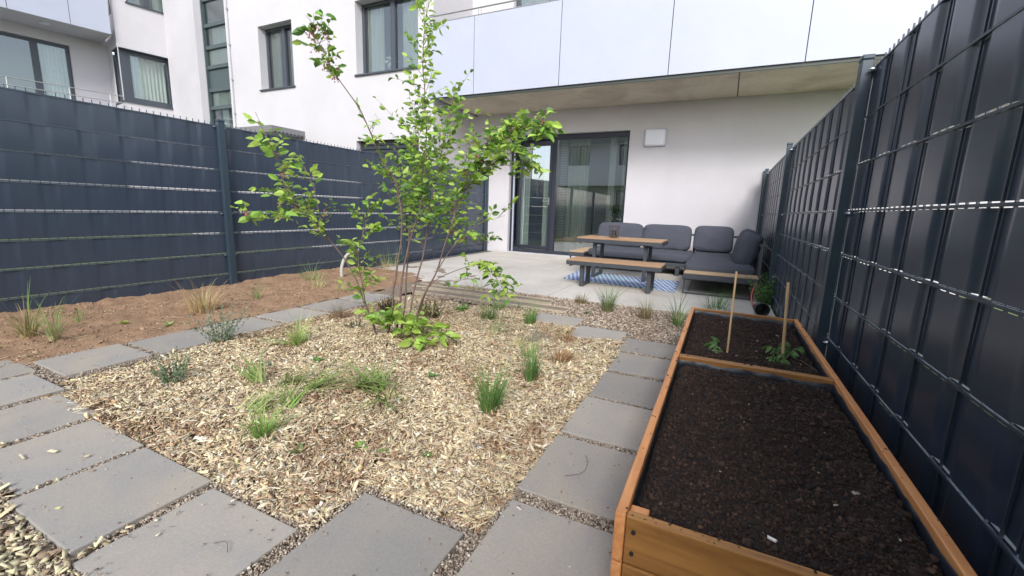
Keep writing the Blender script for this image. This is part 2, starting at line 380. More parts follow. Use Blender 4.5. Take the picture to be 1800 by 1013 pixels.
# ------------------------------------------------------------------ loose matter: chips, gravel, crumbs
def on_slab(x, y, pad=0.):
    for cx_, cy_, hx, hy in SL:
        if abs(x-cx_) < hx+pad and abs(y-cy_) < hy+pad: return True
    return False
def scatter(pts, L, W, T, cols, name, m, tilt=.45, curl=True, **tags):
    """many small irregular slivers as one mesh; pts (n,3); L,W,T (n,)"""
    n = len(pts)
    yaw = nr.uniform(0, 2*np.pi, n); ti = nr.normal(0, tilt, n); ro = nr.normal(0, tilt, n)
    base = np.array([(-.5, -.5, -.5), (.5, -.5, -.5), (.5, .5, -.5), (-.5, .5, -.5), (-.5, -.5, .5), (.5, -.5, .5), (.5, .5, .5), (-.5, .5, .5)])
    V = np.repeat(base[None], n, 0)
    V = V*(1+nr.uniform(-.45, .45, (n, 8, 3))*np.array([.35, 1, .7]))
    if curl: V[:, :, 1] += nr.uniform(-.8, .8, (n, 1))*np.sign(V[:, :, 0])*.4
    V = V*np.stack([L, W, T], -1)[:, None, :]
    cr, sr = np.cos(ro), np.sin(ro); Y = V[:, :, 1]*cr[:, None]-V[:, :, 2]*sr[:, None]; Z = V[:, :, 1]*sr[:, None]+V[:, :, 2]*cr[:, None]; X = V[:, :, 0]
    ct, st = np.cos(ti), np.sin(ti); X2 = X*ct[:, None]-Z*st[:, None]; Z2 = X*st[:, None]+Z*ct[:, None]
    cy_, sy = np.cos(yaw), np.sin(yaw); X3 = X2*cy_[:, None]-Y*sy[:, None]; Y3 = X2*sy[:, None]+Y*cy_[:, None]
    V = np.stack([X3, Y3, Z2], -1)+pts[:, None, :]
    f = np.array([(4, 5, 6, 7), (0, 1, 5, 4), (1, 2, 6, 5), (2, 3, 7, 6), (3, 0, 4, 7)])
    F = (np.arange(n)[:, None, None]*8+f[None]).reshape(-1, 4)
    C = np.repeat(cols[:, None, :], 8, 1).reshape(-1, 3)
    return npmesh(name, V.reshape(-1, 3), F, m, C, **tags)
def pick(pal, wts, n, jit=.15):
    pal = np.array(pal, float); wts = np.array(wts, float); i = nr.choice(len(pal), n, p=wts/wts.sum())
    return np.clip(pal[i]*(1+nr.normal(0, jit, (n, 1))), .01, .95)
CH_PAL = [(.72, .62, .42), (.80, .73, .53), (.60, .48, .32), (.44, .32, .215), (.30, .195, .13), (.68, .64, .38), (.86, .82, .70), (.17, .105, .07), (.50, .37, .27)]
CH_W = [24, 19, 15, 10, 6, 5, 8, 2.5, 8]
def gen(n, x0, x1, y0, y1, test, near=True):
    out = []
    while len(out) < n:
        x = rnd.uniform(x0, x1); y = rnd.uniform(y0, y1)
        if near:
            d = math.hypot(x, y)
            if rnd.random() > min(1, (1.25/d)**.9): continue
        if test(x, y): out.append((x, y))
    return np.array(out)
# mulch
N1 = 125000
xy = gen(N1, -2.75, -.44, .62, 3.3, lambda x, y: in_mulch(x, y) and not (on_slab(x, y, .004) and rnd.random() < .96))
z = np.array([mulch_z(a, b) for a, b in xy])+nr.uniform(0, .016, N1)+.004
patch = np.array([fbm(a, b, 2.5, 3, 20.) for a, b in xy])
Ls = np.clip(nr.lognormal(math.log(.013), .62, N1), .005, .06); Ws = np.clip(Ls*nr.uniform(.08, .55, N1)**1.25, .0013, .0105); Ts = nr.uniform(.0008, .0026, N1)
cols = pick(CH_PAL, CH_W, N1)*np.array([.97, .915, .85])*(1+.18*patch[:, None]).clip(.8, 1.2)
br_ = (patch < -.2) & (nr.random(N1) < .6); cols[br_] *= np.array([.74, .62, .56])
scatter(np.c_[xy, z], Ls, Ws, Ts, np.clip(cols, .01, .9), 'wood_chip_mulch', M['chip'], kind='stuff', label='pale shredded wood chip mulch filling the bed inside the slabs', category='mulch')
NL = 9000
xy = gen(NL, -2.72, -.46, .62, 3.3, lambda x, y: in_mulch(x, y))
Ls = np.clip(nr.lognormal(math.log(.034), .4, NL), .018, .085)
scatter(np.c_[xy, np.array([mulch_z(a, b) for a, b in xy])+nr.uniform(.012, .024, NL)], Ls, nr.uniform(.0012, .0030, NL), nr.uniform(.001, .002, NL), pick([(.72, .62, .42), (.56, .45, .31), (.38, .26, .18), (.82, .76, .58)], [8, 6, 4, 4], NL), 'shredded_splinters', M['chip'], tilt=.16, kind='stuff', label='long thin wood splinters mixed through the pale mulch', category='splinters')
# coarse chips at lower left outside the path
N2 = 9500
xy = gen(N2, -2.9, -.9, -.35, .47, lambda x, y: not on_slab(x, y, .003) and y < .47-.02*0 and (x < -1.2), near=False)
Ls = np.clip(nr.lognormal(math.log(.020), .38, N2), .008, .04); Ws = Ls*nr.uniform(.2, .5, N2); Ts = nr.uniform(.0015, .004, N2)
scatter(np.c_[xy, -.022+nr.uniform(0, .03, N2)], Ls, Ws, Ts, pick([(.62, .56, .36), (.70, .64, .42), (.50, .42, .27), (.32, .23, .15), (.17, .11, .08)], [8, 5, 5, 4, 3], N2), 'coarse_bark_chips', M['chip'], curl=False, kind='stuff', label='coarse yellow green bark chips in the lower left corner outside the slabs', category='bark chips')
# fine gravel in the joints
def joint(x, y):
    if on_slab(x, y, .0) or (in_mulch(x, y) and rnd.random() < .93): return False
    if -.66 < x < -.1 and .3 < y < 3: return not in_mulch(x, y) or x > -.5
    if y < .95 and x < -.5: return on_slab(x, y, .05)
    if x < -2.66: return on_slab(x, y, .05)
    return False
N3 = 26000
xy = gen(N3, -3.3, -.08, .3, 3.2, joint)
Ls = nr.uniform(.0025, .0075, N3)
scatter(np.c_[xy, -.016+nr.uniform(0, .014, N3)], Ls, Ls*nr.uniform(.4, .9, N3), Ls*.6, pick([(.38, .31, .24), (.48, .40, .32), (.25, .19, .14), (.58, .52, .43), (.17, .125, .095)], [6, 5, 4, 2, 2], N3), 'joint_grit', M['stone'], kind='stuff', label='brown grit filling the joints between the path slabs', category='grit')
g = MB(); g.add([(-3.5, .28, -.018), (-.08, .28, -.018), (-.08, .72, -.018), (-3.5, .72, -.018)], [(0, 1, 2, 3)]); g.add([(-.60, .72, -.018), (-.08, .72, -.018), (-.08, 2.6, -.018), (-.60, 2.6, -.018)], [(0, 1, 2, 3)])
g.add([(-3.2, .75, -.018), (-2.66, .75, -.018), (-2.66, 3.25, -.018), (-3.2, 3.25, -.018)], [(0, 1, 2, 3)])
g.build('joint_bed', M['gravel'], kind='structure')
# gravel before the patio
N4 = 17000
def gtest(x, y):
    if on_slab(x, y, .0) or in_mulch(x, y): return False
    if -1.36 > x and y > 3.6: return y > 3.83 and y < 3.99
    if x < -1.12 and 3.39 < y < 3.58: return False
    return 2.6 < y < 3.99 and (y > 2.96 or x > -.56) and not (y < 3.05 and x < -.92)
xy = gen(N4, -2.6, .48, 2.6, 4.0, gtest, near=False)
Ls = nr.uniform(.005, .014, N4)
scatter(np.c_[xy, -.012+nr.uniform(0, .016, N4)], Ls, Ls*nr.uniform(.3, .9, N4), Ls*.5, pick([(.42, .33, .25), (.54, .45, .35), (.30, .22, .16), (.62, .55, .45), (.20, .14, .10)], [6, 5, 5, 2, 2], N4), 'fine_gravel', M['stone'], kind='stuff', label='brown gravel strip between the slabs and the patio edge', category='gravel')
# clods on the soil bed
N5 = 9000
xy = gen(N5, -4.34, -3.13, -.2, 4.2, lambda x, y: True)
Ls = np.clip(nr.lognormal(math.log(.005), .5, N5), .002, .02)
scatter(np.c_[xy, np.array([soil_z(a, b) for a, b in xy])+Ls*.2], Ls, Ls*nr.uniform(.5, 1, N5), Ls*.6, pick([(.33, .21, .13), (.25, .155, .092), (.40, .27, .18), (.50, .40, .28)], [6, 5, 3, .5], N5, .1), 'soil_clods', M['stone'], kind='stuff', label='red brown crumbs and clods on the bed under the left fence', category='soil')
# straw bits on bed
N6 = 260
xy = gen(N6, -4.2, -3.13, .3, 4.0, lambda x, y: fbm(x, y, 2, 2, 40.) > .05)
scatter(np.c_[xy, np.array([soil_z(a, b) for a, b in xy])+.008], nr.uniform(.02, .10, N6), nr.uniform(.001, .003, N6), nr.uniform(.001, .002, N6), pick([(.50, .40, .24), (.40, .29, .17)], [1, 1], N6), 'straw_litter', M['chip'], tilt=.12, kind='stuff', label='dry straw bits scattered on the brown soil bed', category='straw')

# ------------------------------------------------------------------ planter
XA, XB, YA, YM, YB, ZT = -.125, .425, .735, 1.79, 2.79, .30
t = thing('raised_planter', 'long orange oiled wood raised bed with two compartments beside the right fence', 'planter', ((XA+XB)/2, (YA+YB)/2, 0))
TH = .020
def plank(x0, x1, y0, y1, z0, z1, m): q = MB(); q.box(x0, x1, y0, y1, z0, z1); return P(q, 'plank', m, t, loc=((x0+x1)/2+rnd.uniform(-.3, .3)*0, (y0+y1)/2, (z0+z1)/2), bevel=.0025)
def plankat(x0, x1, y0, y1, z0, z1, m):
    c = ((x0+x1)/2, (y0+y1)/2, (z0+z1)/2); q = MB(); q.box(x0, x1, y0, y1, z0, z1)
    o = q.build('plank', m, t, loc=c, bevel=.0028); o.location = Vector(c)-t.location; return o
for z0, z1 in ((.006, .098), (.102, .196), (.200, ZT)):
    for (xa, xb) in ((XA, XA+TH), (XB-TH, XB)):
        for (ya, yb) in ((YA, YM-.001), (YM+.001, YB)): plankat(xa, xb, ya, yb, z0, z1, M['plank'])
    plankat(XA+TH+.001, XB-TH-.001, YA+.002, YA+.022, z0, z1-.001, M['plankx'])
    plankat(XA+TH+.001, XB-TH-.001, YB-.022, YB-.002, z0, z1-.001, M['plankx'])
plankat(XA+TH+.001, XB-TH-.001, YM-.021, YM-.002, .10, ZT-.001, M['plankx'])
plankat(XA+TH+.001, XB-TH-.001, YM+.002, YM+.021, .10, ZT-.003, M['plankx'])
for ya in (YA+.024,):
    for xa in (XA+TH+.001, XB-TH-.036): 
        c = (xa+.0175, ya+.0175, .145); q = MB(); q.box(xa, xa+.035, ya, ya+.035, .0, ZT-.014)
        o = q.build('corner_post', M['plank'], t, loc=c, bevel=.003); o.location = Vector(c)-t.location
for zz in (.27, .225, .17, .12, .07, .03):
    for xx in (XA+.036, XB-.036):
        q = MB(); q.bar((xx, YA-.0012, zz), (xx, YA+.004, zz), .0042, n=8); P(q, 'screw', M['pot'], t)
# liner foil inside each compartment: wavy strip along all four walls
def liner(x0, x1, y0, y1):
    q = MB(); n = 240; per = []
    segs = [((x0, y0), (x1, y0)), ((x1, y0), (x1, y1)), ((x1, y1), (x0, y1)), ((x0, y1), (x0, y0))]
    cxm, cym = (x0+x1)/2, (y0+y1)/2
    for (a, b) in segs:
        m_ = 70; ring = []
        for i in range(m_+1):
            u = i/m_; x = a[0]+(b[0]-a[0])*u; y = a[1]+(b[1]-a[1])*u
            nx, ny = (cxm-x), (cym-y)
            if a[0] == b[0]: ny = 0
            else: nx = 0
            l = abs(nx)+abs(ny); nx, ny = nx/l, ny/l
            zt = ZT-.016+.006*fbm(x*3, y*3, 4, 3, 7.)
            rows = []
            for k, (d, zz) in enumerate(((.001, zt), (.003+.002*fbm(x, y, 25, 2, 2.), zt-.002), (.004+.004*fbm(x, y, 22, 2, 4.), zt-.02), (.008+.006*fbm(x, y, 18, 2, 5.), zt-.06))):
                rows.append((x+nx*d, y+ny*d, zz))
            ring.append(rows)
        vs = [v for r in ring for v in r]
        q.add(vs, [(i*4+k, (i+1)*4+k, (i+1)*4+k+1, i*4+k+1) for i in range(m_) for k in range(3)])
    return P(q, 'foil_liner', M['liner'], t, smooth=True)
def compost(x0, x1, y0, y1, lvl, nm, lab):
    def f(x, y):
        e = min(x-x0, x1-x, y-y0, y1-y)
        return lvl+.013*fbm(x, y, 6, 4, 2.)+.008*fbm(x, y, 24, 3, 6.)+.0045*fbm(x, y, 70, 3, 8.)-.022*max(0, 1-e/.035)**1.5
    o = hfield('compost', x0, x1, y0, y1, .0065, f, M['peat'], label=lab)
    o['kind'] = 'stuff'; o.parent = t; o.location = -t.location
    n = int(52000*(x1-x0)*(y1-y0)/.5)
    xy = np.c_[nr.uniform(x0+.008, x1-.008, n), nr.uniform(y0+.008, y1-.008, n)]
    Ls = np.clip(nr.lognormal(math.log(.0022), .6, n), .0009, .012)
    pts = np.c_[xy, np.array([f(a, b) for a, b in xy])+Ls*.25]
    c = pick([(.036, .020, .013), (.018, .010, .007), (.054, .028, .017), (.085, .048, .029), (.40, .33, .25)], [10, 9, 5, 1.2, .05], n, .25)
    o2 = scatter(pts, Ls, Ls*nr.uniform(.35, .95, n), Ls*nr.uniform(.3, .8, n), c, 'compost_crumbs', M['crumb'], kind='stuff'); o2.parent = t; o2.location = -t.location
    return f
ix0, ix1 = XA+TH+.006, XB-TH-.006
liner(XA+TH, XB-TH, YA+.022, YM-.022); liner(XA+TH, XB-TH, YM+.022, YB-.022)
fc1 = compost(ix0, ix1, YA+.028, YM-.030, .279, 'a', 'dark crumbly compost in the near compartment')
fc2 = compost(ix0, ix1, YM+.030, YB-.030, .272, 'b', 'dark crumbly compost in the far compartment')
n = 170; side_ = nr.integers(0, 4, n); uy = nr.uniform(YA, YB, n); ux = nr.uniform(XA, XB, n); jj = nr.uniform(.001, TH-.001, n)
px_ = np.where(side_ == 0, XA+jj, np.where(side_ == 1, XB-jj, ux)); py_ = np.where(side_ < 2, uy, np.where(side_ == 2, YM+jj-.01, YA+.002+jj))
Ls = np.clip(nr.lognormal(math.log(.0022), .5, n), .001, .007)
o2 = scatter(np.c_[px_, py_, np.full(n, ZT+.0008)], Ls, Ls*.7, Ls*.5, pick([(.03, .018, .012), (.06, .035, .02)], [3, 1], n), 'soil_specks', M['crumb'], tilt=.1, kind='stuff'); o2.parent = t; o2.location = -t.location
# things lying on the compost
q = MB(); q.box(-.013, .013, -.003, .003, -.002, .002); q.box(-.016, -.009, -.005, .003, -.001, .0025)
o = q.build('white_scrap', M['paper'], bevel=.001, label='small white peg-like scrap lying on the dark compost near the front', category='scrap'); o.location = (.135, .83, fc1(.135, .83)+.006); o.rotation_euler = (.1, -.15, -.6)
def pebble(x, y, z, r, m, lab):
    q = MB(); n = 8
    vs = []; fs = []
    for i in range(5):
        ph = math.pi*(i/4-.5)
        for j in range(n):
            th = 2*math.pi*j/n; k = r*(1+.25*noise.noise(Vector((i*.7, j*.8, x*50))))
            vs.append((math.cos(ph)*math.cos(th)*k*1.25, math.cos(ph)*math.sin(th)*k, math.sin(ph)*k*.7))
    fs = [(i*n+j, i*n+(j+1) % n, (i+1)*n+(j+1) % n, (i+1)*n+j) for i in range(4) for j in range(n)]
    q.add(vs, fs); o = q.build('pebble', m, smooth=True, label=lab, category='pebble'); o.location = (x, y, z); return o
pebble(.315, 1.07, fc1(.315, 1.07)+.002, .007, M['pebble_pale'], 'small pale pebble half sunk in the dark compost')

# ------------------------------------------------------------------ leaves and grass builders
def leaf(mb, p, d, up, L, W, col, fold=.25, droop=.2):
    d = d.normalized(); s = d.cross(up); s = s.normalized() if s.length > .01 else d.orthogonal().normalized(); n = s.cross(d)
    def at(u, v, h): return p+d*(u*L)+s*(v*W)+n*(h*W)+Vector((0, 0, -droop*L*u*u))
    vs = [at(0, 0, 0), at(.3, 0, -.02), at(.68, 0, -.02), at(.22, -.40, fold), at(.22, .40, fold), at(.52, -.5, fold), at(.52, .5, fold), at(.82, -.27, fold*.6), at(.82, .27, fold*.6), at(1, 0, 0)]
    fs = [(0, 1, 3), (0, 4, 1), (1, 2, 5, 3), (1, 4, 6, 2), (2, 7, 5), (2, 6, 8), (2, 9, 7), (2, 8, 9)]
    mb.add(vs, fs, col)
def rv(): 
    while True:
        v = Vector((rnd.uniform(-1, 1), rnd.uniform(-1, 1), rnd.uniform(-1, 1)))
        if .1 < v.length < 1: return v.normalized()
LG = [(.20, .37, .06), (.26, .45, .08), (.14, .28, .055), (.36, .54, .09), (.11, .22, .055), (.42, .57, .12)]
def lcol(b=0):
    c = rnd.choice(LG+LG[3:4]+LG[5:6] if b == 0 else (LG[1:2]+LG[3:4]+LG[5:6] if b == 1 else LG[:1]+LG[2:3]+LG[4:5])); k = rnd.uniform(.8, 1.2); return (c[0]*k, c[1]*k, c[2]*k)
def interp(pts, u):
    n = len(pts)-1; k = min(int(u*n), n-1); f = u*n-k
    return Vector(pts[k]).lerp(Vector(pts[k+1]), f), (Vector(pts[k+1])-Vector(pts[k])).normalized()
def smooth_path(pts, n):
    P_ = [Vector(p) for p in pts]; P_ = [P_[0]*2-P_[1]]+P_+[P_[-1]*2-P_[-2]]; out = []
    m = len(pts)-1
    for i in range(n+1):
        u = i/n*m; k = min(int(u), m-1); f = u-k; a, b, c, d = P_[k:k+4]
        out.append(.5*((2*b)+(c-a)*f+(2*a-5*b+4*c-d)*f*f+(3*b-a-3*c+d)*f**3))
    return out

STEMS = dict(
  main=[(-1.84, 2.11, 0.01), (-1.82, 2.14, 0.32), (-1.79, 2.17, 0.57), (-1.76, 2.2, 0.72), (-1.72, 2.25, 0.95), (-1.71, 2.26, 1.24), (-1.72, 2.26, 1.51), (-1.73, 2.26, 1.76), (-1.72, 2.27, 1.91), (-1.71, 2.29, 2.03)],
  left=[(-1.88, 2.08, 0.02), (-1.85, 2.08, 0.19), (-1.81, 2.09, 0.48), (-1.77, 2.1, 0.72), (-1.78, 2.07, 0.94), (-1.82, 2.01, 1.08), (-1.86, 1.96, 1.22), (-1.89, 1.9, 1.36), (-1.93, 1.85, 1.46), (-1.97, 1.79, 1.55), (-2.0, 1.74, 1.66), (-2.01, 1.7, 1.72)],
  lefttop=[(-1.94, 2.03, 0.03), (-1.97, 1.97, 0.25), (-2.01, 1.9, 0.47), (-2.08, 1.8, 0.66), (-2.11, 1.73, 0.75), (-2.14, 1.68, 0.84), (-2.16, 1.62, 0.92), (-2.17, 1.57, 1.09), (-2.17, 1.54, 1.15), (-2.19, 1.49, 1.29)],
  left2=[(-2.08, 1.8, 0.66), (-2.05, 1.74, 0.76), (-2.07, 1.72, 0.92), (-2.11, 1.72, 1.0), (-2.15, 1.72, 1.05)],
  left3=[(-2.14, 1.68, 0.84), (-2.13, 1.6, 0.77), (-2.15, 1.49, 0.76), (-2.19, 1.42, 0.76)],
  ll=[(-1.93, 2.03, 0.02), (-1.99, 2.02, 0.18), (-2.04, 2.02, 0.35), (-2.07, 2.03, 0.52), (-2.06, 2.08, 0.7), (-2.06, 2.13, 0.85)],
  m2=[(-1.82, 2.13, 0.01), (-1.81, 2.18, 0.35), (-1.82, 2.22, 0.6), (-1.83, 2.25, 0.89), (-1.81, 2.31, 1.15), (-1.85, 2.33, 1.36), (-1.82, 2.39, 1.58)],
  m3=[(-1.79, 2.15, 0.0), (-1.77, 2.19, 0.26), (-1.73, 2.25, 0.53), (-1.71, 2.28, 0.75), (-1.69, 2.32, 0.97), (-1.67, 2.36, 1.18), (-1.63, 2.4, 1.4), (-1.62, 2.44, 1.61)],
  m4=[(-1.77, 2.17, 0.0), (-1.72, 2.17, 0.13), (-1.65, 2.19, 0.33), (-1.58, 2.2, 0.46), (-1.51, 2.22, 0.7), (-1.44, 2.24, 0.93), (-1.33, 2.28, 1.17), (-1.2, 2.35, 1.28), (-1.06, 2.43, 1.32), (-0.97, 2.46, 1.29)],
  r2=[(-1.51, 2.22, 0.7), (-1.4, 2.24, 0.97), (-1.28, 2.3, 1.1), (-1.16, 2.35, 1.17), (-1.08, 2.37, 1.12)],
  r3=[(-1.58, 2.2, 0.46), (-1.47, 2.23, 0.62), (-1.34, 2.28, 0.75), (-1.19, 2.34, 0.81)],
  r4=[(-1.72, 2.15, 0.14), (-1.61, 2.18, 0.37), (-1.43, 2.27, 0.48), (-1.31, 2.3, 0.5), (-1.22, 2.31, 0.43), (-1.16, 2.3, 0.35)],
  r5=[(-1.7, 2.16, 0.02), (-1.58, 2.2, 0.22), (-1.47, 2.23, 0.38), (-1.39, 2.24, 0.42)],
  r6=[(-1.51, 2.22, 0.7), (-1.47, 2.39, 0.65), (-1.43, 2.51, 0.61), (-1.41, 2.61, 0.65)],
  b1=[(-1.82, 2.1, 0.0), (-1.85, 2.03, 0.09), (-1.87, 1.96, 0.16)],
  b2=[(-1.79, 2.09, 0.0), (-1.7, 2.10, 0.10), (-1.6, 2.10, 0.11), (-1.47, 2.13, 0.06)],
  b3=[(-1.77, 2.04, 0.01), (-1.66, 2.02, 0.08), (-1.57, 2.0, 0.05)],
  b4=[(-1.79, 2.02, 0.01), (-1.77, 2.02, 0.12), (-1.79, 2.0, 0.18)])
# (stem, u0, u1, twigs, leaves per twig, leaf size, brightness, twig length)
FOL = [('main', .36, .60, 18, 7, .056, 0, .17), ('main', .60, .80, 15, 6, .052, 0, .15), ('main', .78, .97, 11, 5, .048, 1, .11),
       ('left', .28, .45, 8, 6, .05, 0, .14), ('left', .76, .99, 15, 5, .056, 2, .10), ('left', .50, .60, 5, 5, .05, 0, .10),
       ('lefttop', .30, .62, 13, 6, .050, 0, .15), ('lefttop', .62, .84, 9, 5, .056, 1, .11), ('lefttop', .85, 1., 3, 3, .045, 1, .06),
       ('left2', .3, 1., 8, 5, .050, 1, .10), ('left3', .2, 1., 8, 4, .062, 1, .08),
       ('ll', .30, .95, 22, 6, .058, 0, .13), ('m2', .42, .95, 26, 7, .050, 0, .18), ('m3', .36, .95, 24, 7, .052, 0, .18),
       ('m4', .42, .72, 15, 7, .054, 0, .15), ('m4', .66, .97, 30, 7, .058, 0, .10), ('r2', .2, 1., 26, 7, .058, 0, .15),
       ('r3', .3, 1., 8, 5, .048, 0, .10), ('r4', .42, 1., 17, 5, .056, 0, .10), ('r5', .5, 1., 4, 4, .048, 0, .08), ('r6', .2, 1., 6, 5, .045, 0, .1),
       ('b1', .3, 1., 9, 5, .064, 1, .08), ('b2', .2, 1., 14, 5, .068, 1, .09), ('b3', .2, 1., 9, 5, .070, 1, .08), ('b4', .2, 1., 9, 5, .064, 1, .09), ('lefttop', .04, .15, 4, 4, .055, 1, .08), ('m4', .03, .14, 5, 4, .055, 1, .09)]
tr = thing('serviceberry_shrub', 'tall loose multi-stemmed green shrub growing from the mulch in front of the left fence', 'shrub', (-1.82, 2.12, 0))
paths = {}
for k, pts in STEMS.items():
    pa = smooth_path(pts, 10*(len(pts)-1)//1)
    pa = [v+Vector((noise.noise(v*7)*.008, noise.noise(v*7+Vector((5, 0, 0)))*.008, 0)) if i > 2 else v for i, v in enumerate(pa)]
    paths[k] = pa; n = len(pa); r0 = .0075 if k in ('main', 'left', 'm2', 'm3', 'm4') else (.0055 if k in ('lefttop', 'll') else .0036)
    q = MB(); q.tube(pa, [r0*(1-.80*(i/(n-1))**.8) for i in range(n)], 7); P(q, 'stem', M['bark'], tr, smooth=True)
FOL += [('main', .30, .55, 12, 7, .052, 0, .24), ('m2', .35, .8, 16, 7, .050, 0, .26), ('m3', .30, .8, 18, 7, .052, 0, .27), ('m4', .40, .66, 12, 7, .052, 0, .24), ('left', .25, .42, 8, 6, .05, 0, .2), ('r2', .0, .6, 10, 6, .054, 0, .2), ('lefttop', .3, .6, 6, 6, .05, 0, .2)]
lf = MB(); tw = MB(); be = MB()
for (k, u0, u1, nt_, nl, ls, b, tl) in FOL:
    pa = paths[k]
    nt_ = int(nt_*(1.3 if k in ('main', 'm2', 'm3', 'll') else 1.3) if k[0] != 'b' else nt_*1.1)
    for i in range(nt_):
        u = u0+(u1-u0)*(i+rnd.random())/nt_; p0, d0 = interp(pa, u)
        side = rv(); side.z = abs(side.z)*.6
        dr = (d0*.7+side*1.1).normalized(); ln = tl*1.2*rnd.uniform(.4, 1.2)
        pts = [p0]; cur = dr.copy()
        for s_ in range(4):
            cur = (cur+rv()*.18+Vector((0, 0, -.05))).normalized(); pts.append(pts[-1]+cur*ln/4)
        tw.tube(pts, [.0016, .0014, .0012, .0009, .0006], 4)
        for j in range(nl):
            uu = .15+.85*(j+.6)/nl; pp, dd = interp(pts, min(uu, 1)); sg = 1 if j % 2 else -1
            s = dd.cross(Vector((0, 0, 1))); s = s.normalized() if s.length > .05 else rv()
            ld = (dd*.6+s*sg*.9+rv()*.45+Vector((0, 0, .1))); up = (Vector((0, 0, 1))*.6+rv()*.85).normalized()
            L_ = ls*rnd.uniform(.5, 1.28)*(.95 if k[0] != 'b' else .95)
            leaf(lf, pp+ld.normalized()*.008, ld, up, L_, L_*rnd.uniform(.46, .62), lcol(b if rnd.random() < .7 else 0), fold=rnd.uniform(.08, .3), droop=rnd.uniform(0, .5))
        if (k == 'left' and u > .75) or (k in ('lefttop', 'left3', 'm4') and rnd.random() < .25):
            for _ in range(6):
                c = pts[2]+rv()*.018+Vector((0, 0, -.012)); be.bar(pts[2], c, .0005, n=3); be.bar(c-Vector((0, 0, .004)), c+Vector((0, 0, .001)), .0042, .0035, n=6)
P(tw, 'twigs', M['bark'], tr, kind='stuff'); P(lf, 'foliage', M['leaf'], tr, smooth=False, kind='stuff'); P(be, 'berries', M['berry'], tr, kind='stuff')

def blade(mb, p, az, lean, L, w, c0, c1, bend=1.0, seg=6, twist=.4):
    d = Vector((math.cos(az), math.sin(az), 0)); s = Vector((-math.sin(az+twist), math.cos(az+twist), 0)); vs = []; cs = []
    pos = p.copy(); ang = lean
    for i in range(seg+1):
        u = i/seg; ww = w*(1-u**1.8)*.5+.0002
        vs += [pos-s*ww, pos+s*ww]; cc = tuple(a+(b-a)*min(1, u*1.6) for a, b in zip(c0, c1)); cs += [cc, cc]
        pos = pos+(Vector((0, 0, math.cos(ang)))+d*math.sin(ang))*(L/seg); ang = min(ang+bend/seg*(.5+u), 2.6)
        if pos.z < p.z+.004 and i > 1: pos.z = p.z+.004
    k = len(mb.v); mb.v += [tuple(v) for v in vs]; mb.c += cs
    mb.f += [(k+2*i, k+2*i+1, k+2*i+3, k+2*i+2) for i in range(seg)]
GR = (.19, .34, .08); GD = (.13, .25, .07); GB = (.26, .36, .24); DRY = (.56, .45, .27); DRB = (.40, .26, .15); YG = (.42, .48, .19); GL = (.28, .46, .10)
def tuft(x, y, n, h, rad, c0, c1, label, spread=.5, bend=.9, w=.0032, name='grass_tuft', cat='grass tuft', extra=None, z=None, group=None, dry=0.):
    m = MB(); w *= 1.35; h *= 1.36; n = int(n*.95); w *= .82; zz = z if z is not None else (soil_z(x, y) if x < -3.13 else (mulch_z(x, y) if in_mulch(x, y) else -.006))
    for i in range(n):
        a = rnd.uniform(0, 6.283); r = rad*math.sqrt(rnd.random()); k = rnd.uniform(.8, 1.2)
        cc0, cc1 = (c0, c1) if rnd.random() > dry else (DRY, DRB)
        blade(m, Vector((r*math.cos(a), r*math.sin(a), -.004)), a+rnd.uniform(-.7, .7), abs(rnd.gauss(0, spread*.62))+.02, h*rnd.choice((rnd.uniform(.25, .7), rnd.uniform(.5, 1.2))), w*rnd.uniform(.6, 1.3), tuple(v*k for v in cc0), tuple(v*k for v in cc1), bend*rnd.uniform(.3, 1.5))
    if extra:
        for (az, ln_, L_, c, bnd) in extra: blade(m, Vector((0, 0, 0)), az, ln_, L_, w*1.1, c0, c, bnd, seg=9)
    tags = dict(label=label, category=cat)
    if group: tags['group'] = group
    o = m.build(name, M['grass'], **tags); o.location = (x, y, zz); return o
tuft(-3.61, .96, 110, .17, .035, (.46, .36, .18), (.26, .32, .12), 'half dry grass tuft at the left edge of the soil bed', .55, 1.5, .0035, dry=.25, extra=[(2.2, .1, .36, GR, .3), (1.5, .25, .30, GR, .5), (2.6, .2, .34, GR, .4), (.9, .4, .26, GR, .6), (3.0, .6, .3, DRY, 1.0), (-2.3, 1.2, .36, YG, .5)])
tuft(-3.39, 1.0, 60, .19, .024, (.50, .44, .26), (.22, .33, .10), 'thin yellow based grass tuft with tall upright blades at the left', .35, .9, .0035, extra=[(.8, .14, .38, GR, .15), (1.0, .22, .36, GR, .25), (.4, .28, .30, GR, .5), (3.6, .25, .24, GR, .3), (0., .8, .30, GB, .6), (-.8, 1.35, .30, YG, .2), (3.4, 1.35, .34, DRY, .2)])
tuft(-3.48, 1.84, 330, .19, .08, (.62, .47, .26), (.55, .42, .22), 'wide dry straw coloured grass mound against the left fence', .95, 1.3, .003, dry=.25, extra=[(i*.6, .3, .24, GD, .4) for i in range(9)])
tuft(-3.62, 2.36, 38, .19, .02, YG, (.2, .3, .12), 'thin grass tuft right of the near left fence post', .6, 1.2, .0028, extra=[(3.4, .7, .28, GB, .8)])
tuft(-2.56, 2.31, 210, .10, .06, (.30, .17, .10), (.33, .21, .13), 'reddish dry tuft with blue green tips at the mulch edge', .7, .9, .003, extra=[(i*.7, .3, .15, GB, .5) for i in range(12)])
tuft(-1.46, .93, 150, .125, .028, GD, GL, 'dark green grass tuft in the mulch nearest the bottom slabs', .65, .9, .003)
tuft(-.81, 1.50, 220, .185, .034, (.12, .20, .05), (.13, .30, .07), 'upright bright green grass tuft in front of the planter side', .42, .6, .0027, dry=.1)
